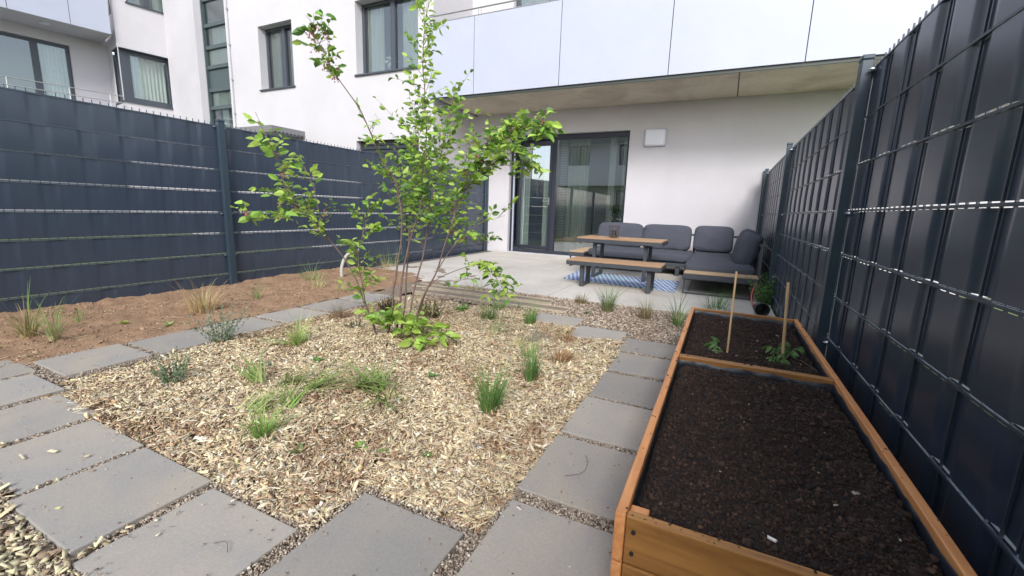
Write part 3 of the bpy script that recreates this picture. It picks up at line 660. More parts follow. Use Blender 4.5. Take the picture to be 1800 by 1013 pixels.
tuft(-.80, 1.92, 190, .175, .026, (.15, .21, .06), (.11, .26, .07), 'narrow upright green grass tuft behind the nearer upright one', .38, .6, .0027, dry=.12)
tuft(-.76, 2.26, 240, .085, .045, (.40, .24, .11), (.34, .19, .09), 'low rust brown grass tuft near the slab column', .9, 1.2, .003, extra=[(3.5+i*.2, .9, .13, GD, .4) for i in range(10)])
tuft(-.86, 2.66, 130, .085, .03, (.38, .22, .11), (.32, .19, .09), 'small rust brown grass tuft at the far right of the mulch', .7, 1.0, .003)
tuft(-.97, 2.25, 60, .14, .03, GD, YG, 'sparse green grass tuft leaning left of the rust brown one', .8, .8, .0028)
tuft(-1.56, 2.84, 170, .13, .05, (.16, .16, .07), GD, 'dull green grass tuft at the mulch back edge right of the shrub', .55, .8, .003)
tuft(-1.66, 3.20, 120, .12, .045, (.14, .17, .07), GR, 'small green tuft beside the edging slabs behind the shrub', .6, .8, .003)
tuft(-1.25, 2.94, 150, .155, .035, (.16, .22, .07), (.15, .29, .08), 'green grass tuft next to the sand coloured slab', .4, .6, .0028, extra=[(.9, .1, .30, GR, .2)])
tuft(-.83, 3.66, 210, .20, .04, (.34, .30, .16), (.13, .22, .08), 'tall green fountain grass in the gravel in front of the bench', .45, 1.0, .0028, extra=[(i*.5, .35, .30, GD, 1.2) for i in range(14)])
tuft(-1.14, 3.87, 170, .085, .045, (.30, .22, .11), (.22, .19, .08), 'small brown green tuft at the patio edge', .7, .8, .003)
tuft(-.50, 3.60, 170, .13, .045, (.36, .25, .15), (.26, .24, .13), 'brown based grass tuft in the gravel right of the fountain grass', .5, .8, .003, extra=[(i*.6, .35, .22, GD, .7) for i in range(9)])
tuft(-.24, 3.50, 46, .21, .03, GD, GR, 'broad green blades growing beside the far left planter corner', .9, .7, .006)
tuft(.02, 4.32, 130, .22, .09, GD, (.10, .22, .06), 'long loose grass behind the planter under the chaise end', 1.0, 1.1, .003)
tuft(-2.28, 1.72, 110, .17, .03, GL, YG, 'bright fresh grass tuft beside the grey green catmint', .6, .9, .0045, extra=[(3.4+.1*i, 1.25, .26, GL, .35) for i in range(9)])
tuft(-4.08, 4.55, 60, .34, .12, YG, GD, 'long pale grass at the foot of the left fence behind the shrub', 1.1, .8, .003)
tuft(-3.75, 4.1, 80, .18, .06, DRY, DRB, 'dry beige grass tuft on the sand by the patio corner', .8, 1.0, .003)
tuft(-1.12, 2.42, 45, .16, .05, YG, DRY, 'sparse yellowish grass stems between the rust brown tufts and the shrub', .7, 1.1, .0026)
tuft(-1.38, 2.58, 60, .15, .06, GD, YG, 'thin mixed green grass in the mulch right of the brown bush', .75, 1.1, .0026, dry=.2)
tuft(-.93, 2.82, 40, .13, .05, YG, DRY, 'thin yellowish grass at the corner of the far slab step', .8, 1.1, .0026)
tuft(-2.30, 3.85, 90, .12, .10, DRY, YG, 'dry grass patch at the patio corner behind the edging slabs', 1.0, .9, .003)
tuft(-3.95, 3.2, 70, .20, .08, YG, GD, 'loose grass at the left fence beside the pale pipe', .9, 1.0, .003, extra=[(i*.9, .4, .3, GB, .8) for i in range(6)])
tuft(-3.62, 3.0, 60, .12, .06, DRY, YG, 'short dry grass on the soil bed in front of the pale pipe', .9, 1.0, .003)
tuft(-3.25, 2.95, 60, .11, .05, DRB, YG, 'little brown green tuft at the soil bed edge near the far pale slabs', .8, 1.0, .003)
tuft(-3.8, 1.25, 26, .13, .03, YG, GR, 'few short green blades in front of the left fence between the tufts', .8, 1.0, .003)
# sprawling flattened grass in the middle of the mulch
def sprawl(pts, label):
    m = MB(); ox, oy = pts[0][0], pts[0][1]
    for (x, y, az, n, L_) in pts:
        n = int(n*1.7)
        for i in range(n):
            k = rnd.uniform(.75, 1.2); c = rnd.choice([GL, YG, GR, DRY if rnd.random() < .4 else YG]); c = tuple(v*k for v in c)
            blade(m, Vector((x-ox+rnd.gauss(0, .025), y-oy+rnd.gauss(0, .02), .0)), az+rnd.gauss(0, .45), rnd.uniform(.75, 1.35), L_*1.5*rnd.uniform(.5, 1.15), .0065, c, tuple(v*.9 for v in c), rnd.uniform(.1, .7), seg=7)
    o = m.build('flattened_grass', M['grass'], label=label, category='grass'); o.location = (ox, oy, mulch_z(ox, oy)+.028); return o
sprawl([(-1.80, 1.28, 0.0, 26, .16), (-1.62, 1.27, .6, 22, .16), (-1.90, 1.22, 3.0, 22, .14), (-1.45, 1.42, -.2, 30, .17), (-1.35, 1.42, 2.8, 24, .2), (-1.25, 1.35, -.9, 18, .18)], 'flattened yellow green grass blades lying across the middle of the mulch')
sprawl([(-1.65, 1.02, 1.2, 10, .12), (-1.55, 1.12, 2.0, 10, .1)], 'short yellow green blades lying just behind the dark green tuft')

def herb(x, y, n, h, r, cols, label, leafL=.012, spread=.5, name='herb_plant', cat='plant', dens=26, z=None):
    m = MB(); zz = z if z is not None else (mulch_z(x, y) if in_mulch(x, y) else soil_z(x, y) if x < -3.1 else 0)
    for i in range(n):
        a = rnd.uniform(0, 6.283); ln = rnd.uniform(.05, spread); H = h*rnd.uniform(.5, 1.1); p = Vector((r*.3*math.cos(a), r*.3*math.sin(a), 0))
        d = Vector((math.cos(a)*math.sin(ln), math.sin(a)*math.sin(ln), math.cos(ln)))
        blade(m, p, a, ln, H, .002, (.2, .18, .1), (.2, .2, .12), .1, seg=4)
        for j in range(dens):
            u = .12+.88*j/dens; q = p+d*H*u; c = rnd.choice(cols); k = rnd.uniform(.75, 1.25)
            leaf(m, q, rv()*.8+d*.5, rv(), leafL*rnd.uniform(.6, 1.3)*(1.1-.4*u), leafL*.55, tuple(v*k for v in c))
    o = m.build(name, M['leaf'], label=label, category=cat); o.location = (x, y, zz); return o
GG = [(.24, .31, .22), (.31, .38, .28), (.19, .26, .16)]
herb(-2.66, 1.49, 30, .24, .10, GG, 'grey green catmint plant hanging over the pale slab row', .016, .75)
herb(-2.28, 1.05, 26, .16, .08, GG+[(.15, .24, .09)], 'small grey green catmint plant at the left of the mulch', .014, .65)
herb(-2.20, 2.11, 26, .07, .08, [(.15, .17, .10), (.11, .14, .08)], 'low dull grey green plant left of the shrub foot', .010, .9)
herb(-2.02, 2.72, 75, .15, .10, [(.13, .10, .055), (.10, .12, .045), (.18, .12, .07)], 'dense brown green rounded bush right of the shrub stems', .011, .75, name='rounded_bush', cat='bush', dens=30)
herb(-2.42, 2.68, 55, .13, .09, [(.12, .11, .055), (.09, .12, .045), (.15, .11, .07)], 'dense brown green rounded bush seen behind the shrub stems', .011, .75, name='rounded_bush', cat='bush', dens=28)
herb(-1.94, 3.06, 14, .08, .05, [GR, GL, GD], 'leafy green seedling plant by the edging slabs', .03, .9, dens=8)
herb(.44, 4.85, 34, .30, .12, [GD, (.09, .20, .05)], 'leafy green plant growing at the right fence behind the planter', .030, .6, dens=16, z=0)
herb(-1.53, 3.27, 10, .09, .04, GG, 'tiny grey green plant at the far mulch edge', .014, .7, dens=12)
def weed(x, y, L_, n, cols, label):
    m = MB(); zz = mulch_z(x, y)+.008 if in_mulch(x, y) else (soil_z(x, y) if x < -3.1 else .0)
    for i in range(n):
        a = 6.283*i/n+rnd.uniform(-.3, .3); c = rnd.choice(cols)
        leaf(m, Vector((0, 0, .002)), Vector((math.cos(a), math.sin(a), rnd.uniform(.25, 1.3))), Vector((0, 0, 1)), L_*rnd.uniform(.7, 1.2), L_*.42, c)
    o = m.build('weed_seedling', M['leaf'], label=label, category='weed'); o.location = (x, y, zz); return o
weed(-2.11, 1.40, .045, 9, GG, 'grey green seedling in the mulch near the bright fresh grass')
weed(-1.92, 1.56, .05, 8, [GD, GR], 'little green seedling left of the shrub foot')
weed(-1.27, 1.72, .045, 10, [GD, GR], 'compact green seedling in the mulch in front of the shrub')
weed(-1.09, 1.05, .04, 7, [GR, GL], 'green seedling in the near mulch, leftmost of the small row')
weed(-.98, 1.04, .035, 7, [GD, GR], 'green seedling in the near mulch, in the middle of the small row')
weed(-.85, 1.12, .035, 6, [GR, GD], 'green seedling in the near mulch, rightmost of the small row')
weed(-1.24, .92, .045, 12, [(.2, .24, .1), DRB], 'sparse greyish weed near the bottom slabs')
weed(-3.55, 1.38, .045, 6, [(.50, .55, .14), (.42, .50, .12)], 'yellow leaved seedling on the brown soil bed')
weed(-3.24, 1.50, .045, 6, [GR, YG], 'small green shoot on the soil bed beside the slab edge')
weed(-.96, 3.47, .04, 8, [GD, (.25, .27, .18)], 'little green seedling lying in the gravel strip')
weed(-.6, 2.28, .03, 5, [GD], 'tiny dark seedling close to the slab column')

# tomato seedlings and stakes in the far compartment
def stake(x, y, z0, x1, y1, z1, r, lab):
    q = MB(); c = (x, y, z0); a = Vector((x, y, z0-.05)); b = Vector((x1, y1, z1))
    q.tube([a, a.lerp(b, .5), b], [r, r*.97, r*.93], 8)
    return q.build('wooden_stake', M['stake'], loc=c, smooth=False, label=lab, category='stake', group='wooden plant stakes in the planter')
stake(.072, 2.0, fc2(.07, 2.0), .068, 2.01, .625, .0042, 'thinner pale wooden stake in the far compartment, left one')
stake(.283, 2.05, fc2(.28, 2.05), .262, 2.06, .592, .0062, 'thicker pale wooden stake rising from the bigger seedling')
def seedling(x, y, branches, lab, s=1.):
    m = MB(); zb = fc2(x, y)
    for (az, L_, up) in branches:
        p = Vector((0, 0, .0)); d = Vector((math.cos(az), math.sin(az), up)).normalized(); pts = [p]
        for i in range(6): d = (d+Vector((0, 0, -.17))).normalized(); pts.append(pts[-1]+d*L_/6)
        k = len(m.v); m.tube(pts, [.0022]*6+[.001], 5); m.c += [(.16, .26, .08)]*(len(m.v)-k)
        for j in range(8):
            pp, dd = interp(pts, .35+.65*j/7); sg = 1 if j % 2 else -1; sd_ = dd.cross(Vector((0, 0, 1))).normalized()
            leaf(m, pp, dd*.7+sd_*sg*.8+Vector((0, 0, -.5)), rv(), .036*s*rnd.uniform(.7, 1.2), .020*s, rnd.choice([(.10, .22, .06), (.14, .28, .08), (.19, .32, .12)]), droop=.5)
    o = m.build('tomato_seedling', M['leaf'], label=lab, category='seedling'); o.location = (x, y, zb); return o
seedling(.055, 1.99, [(3.0, .07, .5), (2.4, .09, .9), (3.5, .06, .3)], 'limp small seedling at the thin stake, low on the compost', .8)
seedling(.045, 2.17, [(2.6, .05, 1.2), (3.9, .06, .8)], 'tiny drooping seedling behind the thin stake', .8)
seedling(.285, 2.03, [(3.2, .085, 2.0), (3.7, .07, .9), (.4, .08, 2.6), (-1.6, .06, .8), (1.6, .08, 2.8)], 'larger curly leaved seedling at the foot of the thick stake', .85)
q = MB(); q.tube([(.33, 2.05, 0), (.34, 2.0, .012), (.37, 1.95, .004), (.385, 1.93, 0)], .0012, 5); o = q.build('dry_twig', M['bark'], label='thin curved dry twig on the compost right of the big seedling', category='twig'); o.location = (0, 0, fc2(.35, 2.0)+.006)

# litter lying on slabs
def bit(x, y, L_, W_, yaw, col, lab, name='wood_chip', m=None):
    q = MB(); q.box(-L_/2, L_/2, -W_/2, W_/2, 0, .0025); q.v = [(a*(1+.1*math.sin(9*b)), b+.25*W_*math.sin(a*200), c) for a, b, c in q.v]
    q.c = [col]*len(q.v); o = q.build(name, M['chip'], label=lab, category='wood chip' if name == 'wood_chip' else 'twig'); o.location = (x, y, .005); o.rotation_euler = (.05, .04, yaw)
bit(-1.93, .52, .030, .010, .3, (.72, .66, .45), 'broad pale wood chip lying on the left edge slab')
bit(-1.97, .46, .040, .005, .0, (.66, .58, .40), 'thin pale wood sliver lying on the left edge slab')
bit(-1.80, .56, .012, .009, .8, (.62, .52, .36), 'small round wood chip on the left edge slab')
bit(-.44, 1.01, .016, .004, -.5, (.75, .72, .62), 'tiny pale sliver on the slab left of the planter corner')
bit(-1.55, .41, .012, .007, .3, (.62, .60, .30), 'yellow wood chip near the left corner of the lower left slab')
def twig(pts, lab):
    q = MB(); q.tube(smooth_path(pts, 12), .0008, 5); q.build('twig', M['bark'], smooth=True, label=lab, category='twig')
twig([(-1.06, .53, .006), (-1.03, .545, .010), (-1.0, .53, .006)], 'short curved dark twig on the slab left of the bottom middle')
twig([(-.375, 1.22, .006), (-.33, 1.26, .009), (-.33, 1.33, .006), (-.35, 1.37, .006)], 'curved thin dry stem lying on the slab beside the planter')
twig([(-1.44, .69, .006), (-1.38, .70, .016), (-1.33, .675, .008)], 'curved dark stem bridging the joint at the mulch edge')
NB = 1500
pts = []
while len(pts) < NB:
    x, y = rnd.uniform(-3.2, -.1), rnd.uniform(.3, 3)
    if on_slab(x, y, -.005) and (rnd.random() < .3 or not on_slab(x, y, -.05)): pts.append((x, y, .0055))
Ls = np.clip(nr.lognormal(math.log(.0026), .6, NB), .0012, .014)
scatter(np.array(pts), Ls, Ls*.6, np.full(NB, .001), pick([(.66, .60, .48), (.16, .12, .09), (.45, .36, .25), (.33, .26, .19)], [3, 2, 4, 5], NB), 'slab_crumbs', M['chip'], tilt=.05, kind='stuff', label='tiny wood crumbs scattered on the path slabs', category='crumbs')

# ------------------------------------------------------------------ fences
def fence_section(X, y0, y1, ztop, side, smat, label, seed, nz=8):
    """side=+1: garden lies towards +X of the panel"""
    t = thing('privacy_fence', label, 'fence', (X, (y0+y1)/2, 0), 'panels of the %s fence' % ('left' if side > 0 else 'right'))
    R_ = random.Random(seed); q = MB(); n = int(round((y1-y0)/.05))
    zs = [ztop-.2*i for i in range(nz) if ztop-.2*i > -.02]
    for i in range(n+1):
        y = y0+.006+(y1-y0-.012)*i/n; q.box(X-.0025, X+.0025, y-.0025, y+.0025, -.03, ztop+.03)
    for z in zs:
        for s in (-1, 1): q.box(X+s*(.0058 if side < 0 else .0095)-.003, X+s*(.0058 if side < 0 else .0095)+.003, y0+.002, y1-.002, z-.0035, z+.0035)
    P(q, 'wire_mesh', M['wire' if side < 0 else 'wirel'], t)
    for k, z in enumerate(zs+[zs[-1]-.2]):
        if k == len(zs): break
        z1 = z-.006; z0 = z-.2+(.004 if k < 1 else .008)+(.003 if side > 0 and k > 1 else 0)
        if k == 0: z1 = z+.006
        z0 = max(z0, -.03)
        my = int((y1-y0)/.0125); ys = [y0+.012+(y1-y0-.024)*i/my for i in range(my+1)]
        V = []; 
        ph = 0
        for y in ys:
            f = ((y-y0-.006)/.05) % 5      # pair of wires in front of the strip at 0 and 1, strip in front of 2,3,4
            d = min(abs(f-.5), abs(f-5.5)); a = max(0., min(1., (d-.62)/.5)); a = a*a*(3-2*a)
            off = side*(-.0045+.0115*a) if side < 0 else .0042+.0022*a
            for j in range(5):
                u = j/4; zz = z0+(z1-z0)*u
                wob = .0016*noise.noise(Vector((y*3.0, zz*4, seed+k*3.1)))*a+.0012*math.sin(u*math.pi)*a*side
                V.append((X+off+wob+(side*a*.005*(u-.5) if side > 0 else 0), y, zz+((.0012 if side > 0 else .003)*noise.noise(Vector((y*1.2, k*5., seed))) if j in (0, 4) else 0)))
        F = [(i*5+j, (i+1)*5+j, (i+1)*5+j+1, i*5+j+1) for i in range(my) for j in range(4)]
        m_ = MB(); m_.add(V, F); P(m_, 'privacy_strip', smat, t, smooth=True)
    return t
def fence_post(X, y, ztop, side, label, w=.03):
    t = thing('fence_post', label, 'fence post', (X+side*.032, y, 0), 'posts of the %s fence' % ('left' if side > 0 else 'right'))
    xp = X+side*.036
    q = MB(); q.box(xp-.02, xp+.02, y-w, y+w, -.08, ztop); P(q, 'shaft', M['post'], t, bevel=.003)
    q = MB(); q.box(xp-.023, xp+.023, y-w-.003, y+w+.003, ztop, ztop+.022); P(q, 'cap', M['post'], t, bevel=.006)
    for z in (ztop-.045, ztop-.045-.6 if side < 0 else ztop-.045-.8, ztop-.045-1.2):
        q = MB(); q.box(X-side*.012-.003, X+side*.014, y-w-.03, y+w+.03, z-.012, z+.012)
        c = P(q, 'clamp', M['post'], t, bevel=.003)
        for s in (-1, 1):
            q = MB(); xx = X+side*.014; q.bar((xx, y+s*(w+.018), z), (xx+side*.012, y+s*(w+.018), z), .0075, n=8); q.bar((xx+side*.012, y+s*(w+.018), z), (xx+side*.018, y+s*(w+.018), z), .004, n=6)
            o = P(q, 'bolt', M['bolt'], t)
XL, XR = -4.375, .512
lz, rz = 1.525, 1.492
LY = [-2.42, .09, 2.60, 5.18, 7.72]; RY = [-2.56, -.04, 2.46, 4.94, 7.42, 7.73]
names = ['left fence panel beside the camera, outside the view', 'widest left fence panel, at the left edge in front of the near post', 'left fence panel between the near post and the second post, behind the shrub', 'farthest left fence panel, ending at the white house wall']
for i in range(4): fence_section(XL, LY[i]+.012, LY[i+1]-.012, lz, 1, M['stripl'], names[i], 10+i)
names = ['right fence panel beside the camera, outside the view', 'glossy dark right fence panel nearest the camera, along the planter', 'second right fence panel, between the near and the second post', 'third right fence panel, beside the corner sofa', 'short last right fence panel touching the house wall']
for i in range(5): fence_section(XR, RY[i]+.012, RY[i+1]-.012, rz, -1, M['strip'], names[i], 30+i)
for y, l in zip(LY[1:], ['left fence post outside the frame', 'dark post of the left fence standing alone in front of the soil bed', 'second left fence post, half hidden behind the shrub', 'last left fence post against the white wall']): fence_post(XL, y, 1.56, 1, l)
for y, l in zip(RY[1:], ['right fence post outside the frame', 'tall near post of the right fence beside the planter', 'second right fence post behind the planter end', 'third right fence post near the sofa arm', 'thin last right fence post at the house wall']): fence_post(XR, y, 1.525, -1, l)

# ------------------------------------------------------------------ buildings
def frame3(o, u, n):
    o = Vector(o); u = Vector(u); n = Vector(n)
    return lambda a, d, z: tuple(o+u*a+n*d+Vector((0, 0, z)))
def wall_holes(fr, a0, a1, z0, z1, holes, reveal=.18):
    """plane at d=0 with rectangular holes, plus the reveals running inwards"""
    q = MB(); A = sorted({a0, a1, *[h[0] for h in holes], *[h[1] for h in holes]}); Z = sorted({z0, z1, *[h[2] for h in holes], *[h[3] for h in holes]})
    for i in range(len(A)-1):
        for j in range(len(Z)-1):
            am, zm = (A[i]+A[i+1])/2, (Z[j]+Z[j+1])/2
            if any(h[0] < am < h[1] and h[2] < zm < h[3] for h in holes): continue
            q.add([fr(A[i], 0, Z[j]), fr(A[i+1], 0, Z[j]), fr(A[i+1], 0, Z[j+1]), fr(A[i], 0, Z[j+1])], [(0, 1, 2, 3)])
    for h in holes:
        for (p, r) in (((h[0], h[2]), (h[0], h[3])), ((h[0], h[3]), (h[1], h[3])), ((h[1], h[3]), (h[1], h[2])), ((h[1], h[2]), (h[0], h[2]))):
            q.add([fr(p[0], 0, p[1]), fr(r[0], 0, r[1]), fr(r[0], -reveal, r[1]), fr(p[0], -reveal, p[1])], [(0, 1, 2, 3)])
    return q
def window(parent, fr, a0, a1, z0, z1, dep=.12, mull=(), trans=(), fw=.055, curt=True, sill=True, fm=None, gm=None, room=True, name='window'):
    fm = fm or M['winframe']; q = MB(); d0, d1 = -dep-.06, -dep
    q.box(a0, a0+fw, d0, d1, z0, z1, fr); q.box(a1-fw, a1, d0, d1, z0, z1, fr); q.box(a0+fw, a1-fw, d0, d1, z0, z0+fw, fr); q.box(a0+fw, a1-fw, d0, d1, z1-fw, z1, fr)
    for m_ in mull: q.box(m_-fw*.9, m_+fw*.9, d0+.004, d1+.012, z0+fw, z1-fw, fr)
    for m_ in trans: q.box(a0+fw, a1-fw, d0+.004, d1+.008, m_-fw*.6, m_+fw*.6, fr)
    w_ = P(q, name, fm, parent, bevel=.004)
    q = MB(); q.add([fr(a0+fw*.5, d0+.03, z0+fw*.5), fr(a1-fw*.5, d0+.03, z0+fw*.5), fr(a1-fw*.5, d0+.03, z1-fw*.5), fr(a0+fw*.5, d0+.03, z1-fw*.5)], [(0, 1, 2, 3)])
    P(q, 'pane', gm or M['glass'], w_)
    if sill:
        q = MB(); q.box(a0-.03, a1+.03, -dep+.001, .035, z0-.03, z0-.002, fr); P(q, 'sill', fm, w_)
    if curt:
        q = MB(); n = 60
        for (c0, c1) in ((a0+fw, a0+(a1-a0)*.30), (a0+(a1-a0)*.62, a1-fw)):
            V = []
            for i in range(n+1):
                a = c0+(c1-c0)*i/n; d = d0-.05+.02*math.sin(i*.9)+.008*math.sin(i*2.3)
                V += [fr(a, d, z0+.02), fr(a, d, z1-.02)]
            q.add(V, [(2*i, 2*i+2, 2*i+3, 2*i+1) for i in range(n)])
        P(q, 'curtain', M['curtain'], w_, smooth=True)
    if room:
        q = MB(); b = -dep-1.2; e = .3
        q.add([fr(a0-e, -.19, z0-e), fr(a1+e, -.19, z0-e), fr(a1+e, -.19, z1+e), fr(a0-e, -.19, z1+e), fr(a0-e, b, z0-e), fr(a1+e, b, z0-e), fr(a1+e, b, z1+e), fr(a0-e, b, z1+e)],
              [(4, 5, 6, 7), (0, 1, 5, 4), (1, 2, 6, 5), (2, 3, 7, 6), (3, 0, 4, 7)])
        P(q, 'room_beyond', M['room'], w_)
    return w_

YF, YT = 6.5, 7.75
ho = thing('apartment_building', 'white apartment building with covered patio, long balcony and dark framed windows', 'building', (-2, 7.75, 0))
frT = frame3((0, YT, 0), (1, 0, 0), (0, -1, 0)); frF = frame3((0, YF, 0), (1, 0, 0), (0, -1, 0))
DX0, DXM, DX1, DZ = -3.87, -2.99, -1.60, 2.235
q = wall_holes(frT, -4.76, 7.0, -.1, 2.82, [(DX0, DX1, 0.012, DZ)], .14); P(q, 'patio_wall', M['stucco'], ho)
q = wall_holes(frT, -4.76, 7.0, 2.82, 9.0, [(-3.88, -1.9, 3.15, 5.1)], .16); P(q, 'upper_wall', M['stucco'], ho)
q = wall_holes(frF, -10.36, -4.76, -.1, 9.0, [(-6.52, -5.08, 3.24, 4.50), (-6.58, -5.08, .9, 2.05), (-9.28, -8.24, 3.20, 4.45)], .2)
q.add([frF(-4.76, 0, -.1), frT(-4.76, 0, -.1), frT(-4.76, 0, 9), frF(-4.76, 0, 9)], [(0, 1, 2, 3)])
P(q, 'side_wall', M['stucco'], ho)
window(ho, frF, -6.52, -5.08, 3.24, 4.50, dep=.17, mull=(-5.78,))
window(ho, frF, -9.28, -8.24, 3.20, 4.45, dep=.17, mull=(-8.72,))
window(ho, frT, -3.88, -1.9, 3.15, 5.1, dep=.1, mull=(-2.9,))
wp = thing('potted_orchid', 'white flowering pot plant on the sill inside the larger upper window', 'pot plant', (-5.95, 6.75, 3.30))
q = MB(); q.bar((-5.95, 6.80, 3.30), (-5.95, 6.80, 3.40), .04, .055, 12); P(q, 'pot', M['canopy'], wp)
q = MB()
for i in range(26): leaf(q, Vector((-5.95+rnd.gauss(0, .05), 6.79+rnd.gauss(0, .02), 3.50+rnd.gauss(0, .06))), rv(), rv(), .06, .05, (.85, .88, .85))
for i in range(8): leaf(q, Vector((-5.95, 6.80, 3.40)), rv()+Vector((0, 0, .6)), rv(), .14, .04, (.3, .45, .2))
P(q, 'blossom', M['leaf'], wp)
# closed roller shutter
q = MB(); q.box(-6.58, -5.08, -.16, -.12, .9, 2.05, frF)
for i in range(15): zz = .92+i*.075; q.box(-6.56, -5.10, -.118, -.085+.01*(i % 2), zz, zz+.058, frF)
P(q, 'roller_shutter', M['shutter'], ho)
# canopy
q = MB(); q.box(-9.3, -8.0, 5.74, 6.498, 2.16, 2.29); cnp = P(q, 'canopy', M['canopy'], ho, bevel=.008)
q = MB()
for i in range(8): q.box(-8.045, -8.0+.004, 5.80+i*.085, 5.85+i*.085, 2.165, 2.19)
P(q, 'vent_slots', M['pot'], cnp)
# earthing rod
q = MB(); q.bar((-10.23, 6.47, 0), (-10.23, 6.47, 8.5), .009, n=8)
for i in range(9): q.box(-10.25, -10.21, 6.455, 6.498, .6+i*.72, .63+i*.72)
P(q, 'wall_rod', M['downpipe'], ho)
# balcony: slab soffit in two pieces, panels, rail
for a, b in ((-4.60, -.036), (-.022, 7.0)):
    q = MB(); q.box(a, b, 6.462, 7.747, 2.64, 2.80); P(q, 'balcony_slab', M['soffit'], ho, bevel=.004)
q = MB(); q.box(-4.62, 7.0, 6.440, 6.460, 2.632, 2.672); P(q, 'drip_edge', M['trim'], ho)
q = MB(); q.box(-.034, -.024, 6.47, 7.745, 2.665, 2.79); P(q, 'joint_sky_block', M['pot'], ho)  # added dark backing that stops sky showing through the slab joint
q = MB(); q.box(-4.64, -4.603, 6.462, 7.747, 2.62, 2.80); P(q, 'slab_end_trim', M['canopy'], ho)
px = [-4.80, -3.905, -2.435, -.890, .650, 2.19, 3.73, 5.27, 6.8]
for a, b in zip(px[:-1], px[1:]):
    q = MB(); q.box(a+.005, b-.005, 6.415, 6.433, 2.675, 3.835); pn = P(q, 'balcony_panel', M['panel'], ho, bevel=.0015)
q = MB(); q.box(-4.80, 6.8, 6.436, 6.445, 2.69, 3.82); P(q, 'panel_backing', M['panel_gap'], ho)
q = MB(); q.box(-4.80, -4.765, 6.446, 6.499, 2.675, 3.835); P(q, 'panel_return', M['panel'], ho)
q = MB()
for z in (3.86, 3.965): q.bar((-4.80, 6.46, z), (6.8, 6.46, z), .012, n=8)
x = -3.86
while x < 6.8: q.bar((x, 6.46, 3.5), (x, 6.46, 3.965), .009, n=6); q.bar((x+.05, 6.46, 3.5), (x+.05, 6.46, 3.965), .006, n=6); x += 1.54
P(q, 'balcony_rail', M['rail'], ho)
# patio door: opening leaf left, fixed pane right
dr = MB(); fd = .11
for (a, b) in ((DX0, DX0+.06), (DXM-.02, DXM+.06), (DX1-.05, DX1)): dr.box(a, b, -fd-.07, -fd+.02, .012, DZ, frT)
for (a, b) in ((DX0+.06, DXM-.02), (DXM+.06, DX1-.05)):
    dr.box(a, b, -fd-.07, -fd+.02, .012, .075, frT); dr.box(a, b, -fd-.07, -fd+.02, DZ-.085, DZ, frT)
door = P(dr, 'patio_door_frame', M['doorframe'], ho, bevel=.003)
q = MB(); q.add([frT(DXM+.03, -fd-.02, .04), frT(DX1-.02, -fd-.02, .04), frT(DX1-.02, -fd-.02, DZ-.04), frT(DXM+.03, -fd-.02, DZ-.04)], [(0, 1, 2, 3)]); P(q, 'fixed_pane', M['doorglass'], door)
# leaf ajar, hinged at the right side, tilted into the room
ang = math.radians(9); hx_, hy_ = DXM-.025, YT+fd+.02
lfU = Vector((-math.cos(ang), math.sin(ang), 0)); lfN = Vector((-math.sin(ang), -math.cos(ang), 0)); frL = frame3((hx_, hy_, 0), lfU, lfN); LW = DXM-DX0-.10
q = MB(); q.box(0, .06, -.03, .03, .085, DZ-.1, frL); q.box(LW-.055, LW, -.03, .03, .085, DZ-.1, frL); q.box(.06, LW-.055, -.03, .03, .085, .15, frL); q.box(.06, LW-.055, -.03, .03, DZ-.185, DZ-.1, frL)
leafo = P(q, 'door_leaf', M['doorframe'], ho, bevel=.003)
q = MB(); q.add([frL(.06, 0, .14), frL(LW-.06, 0, .14), frL(LW-.06, 0, DZ-.15), frL(.06, 0, DZ-.15)], [(0, 1, 2, 3)]); P(q, 'leaf_pane', M['doorglass'], leafo)
q = MB(); q.bar(frL(.045, .03, 1.02), frL(.045, .07, 1.02), .009); q.bar(frL(.045, .066, 1.02), frL(.16, .066, 1.02), .008); q.bar(frL(.045, .031, .95), frL(.045, .031, 1.09), .014); P(q, 'door_handle', M['rail'], leafo)
q = MB(); q.box(DX0+.062, DX0+.085, -.085, -.06, .02, DZ-.01, frT); P(q, 'door_seal', M['panel'], ho)
# room behind
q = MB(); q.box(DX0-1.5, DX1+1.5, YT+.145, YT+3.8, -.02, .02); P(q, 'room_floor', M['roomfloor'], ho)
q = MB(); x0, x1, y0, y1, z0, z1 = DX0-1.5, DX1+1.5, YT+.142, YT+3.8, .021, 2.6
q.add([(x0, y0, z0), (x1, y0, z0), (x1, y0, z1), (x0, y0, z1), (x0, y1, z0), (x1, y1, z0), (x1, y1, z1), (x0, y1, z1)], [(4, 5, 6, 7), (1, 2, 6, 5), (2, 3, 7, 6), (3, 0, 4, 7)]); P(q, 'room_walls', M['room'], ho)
q = MB()
for (a, b, dd) in ((DX0+.06, DX0+.30, .34), (DX0+.60, DX0+.72, .34), (DXM+.22, DXM+.62, .30), (DXM+1.0, DXM+1.12, .30), (DX1-.14, DX1-.02, .28)):
    V = []; n = int((b-a)/.006)
    for i in range(n+1):
        xx = a+(b-a)*i/n; d = -dd+.018*math.sin(i*.75)+.007*math.sin(i*2.1+1); V += [frT(xx, d, .05), frT(xx, d, 2.3)]
    q.add(V, [(2*i, 2*i+2, 2*i+3, 2*i+1) for i in range(n)])
P(q, 'sheer_curtain', M['curtain'], ho, smooth=True)
q = MB()
for i in range(60): zz = .36+i*.030; q.box(DXM+.09, DXM+.22, -.235, -.225, zz, zz+.012, frT)
P(q, 'blind_slats', M['curtain'], ho)

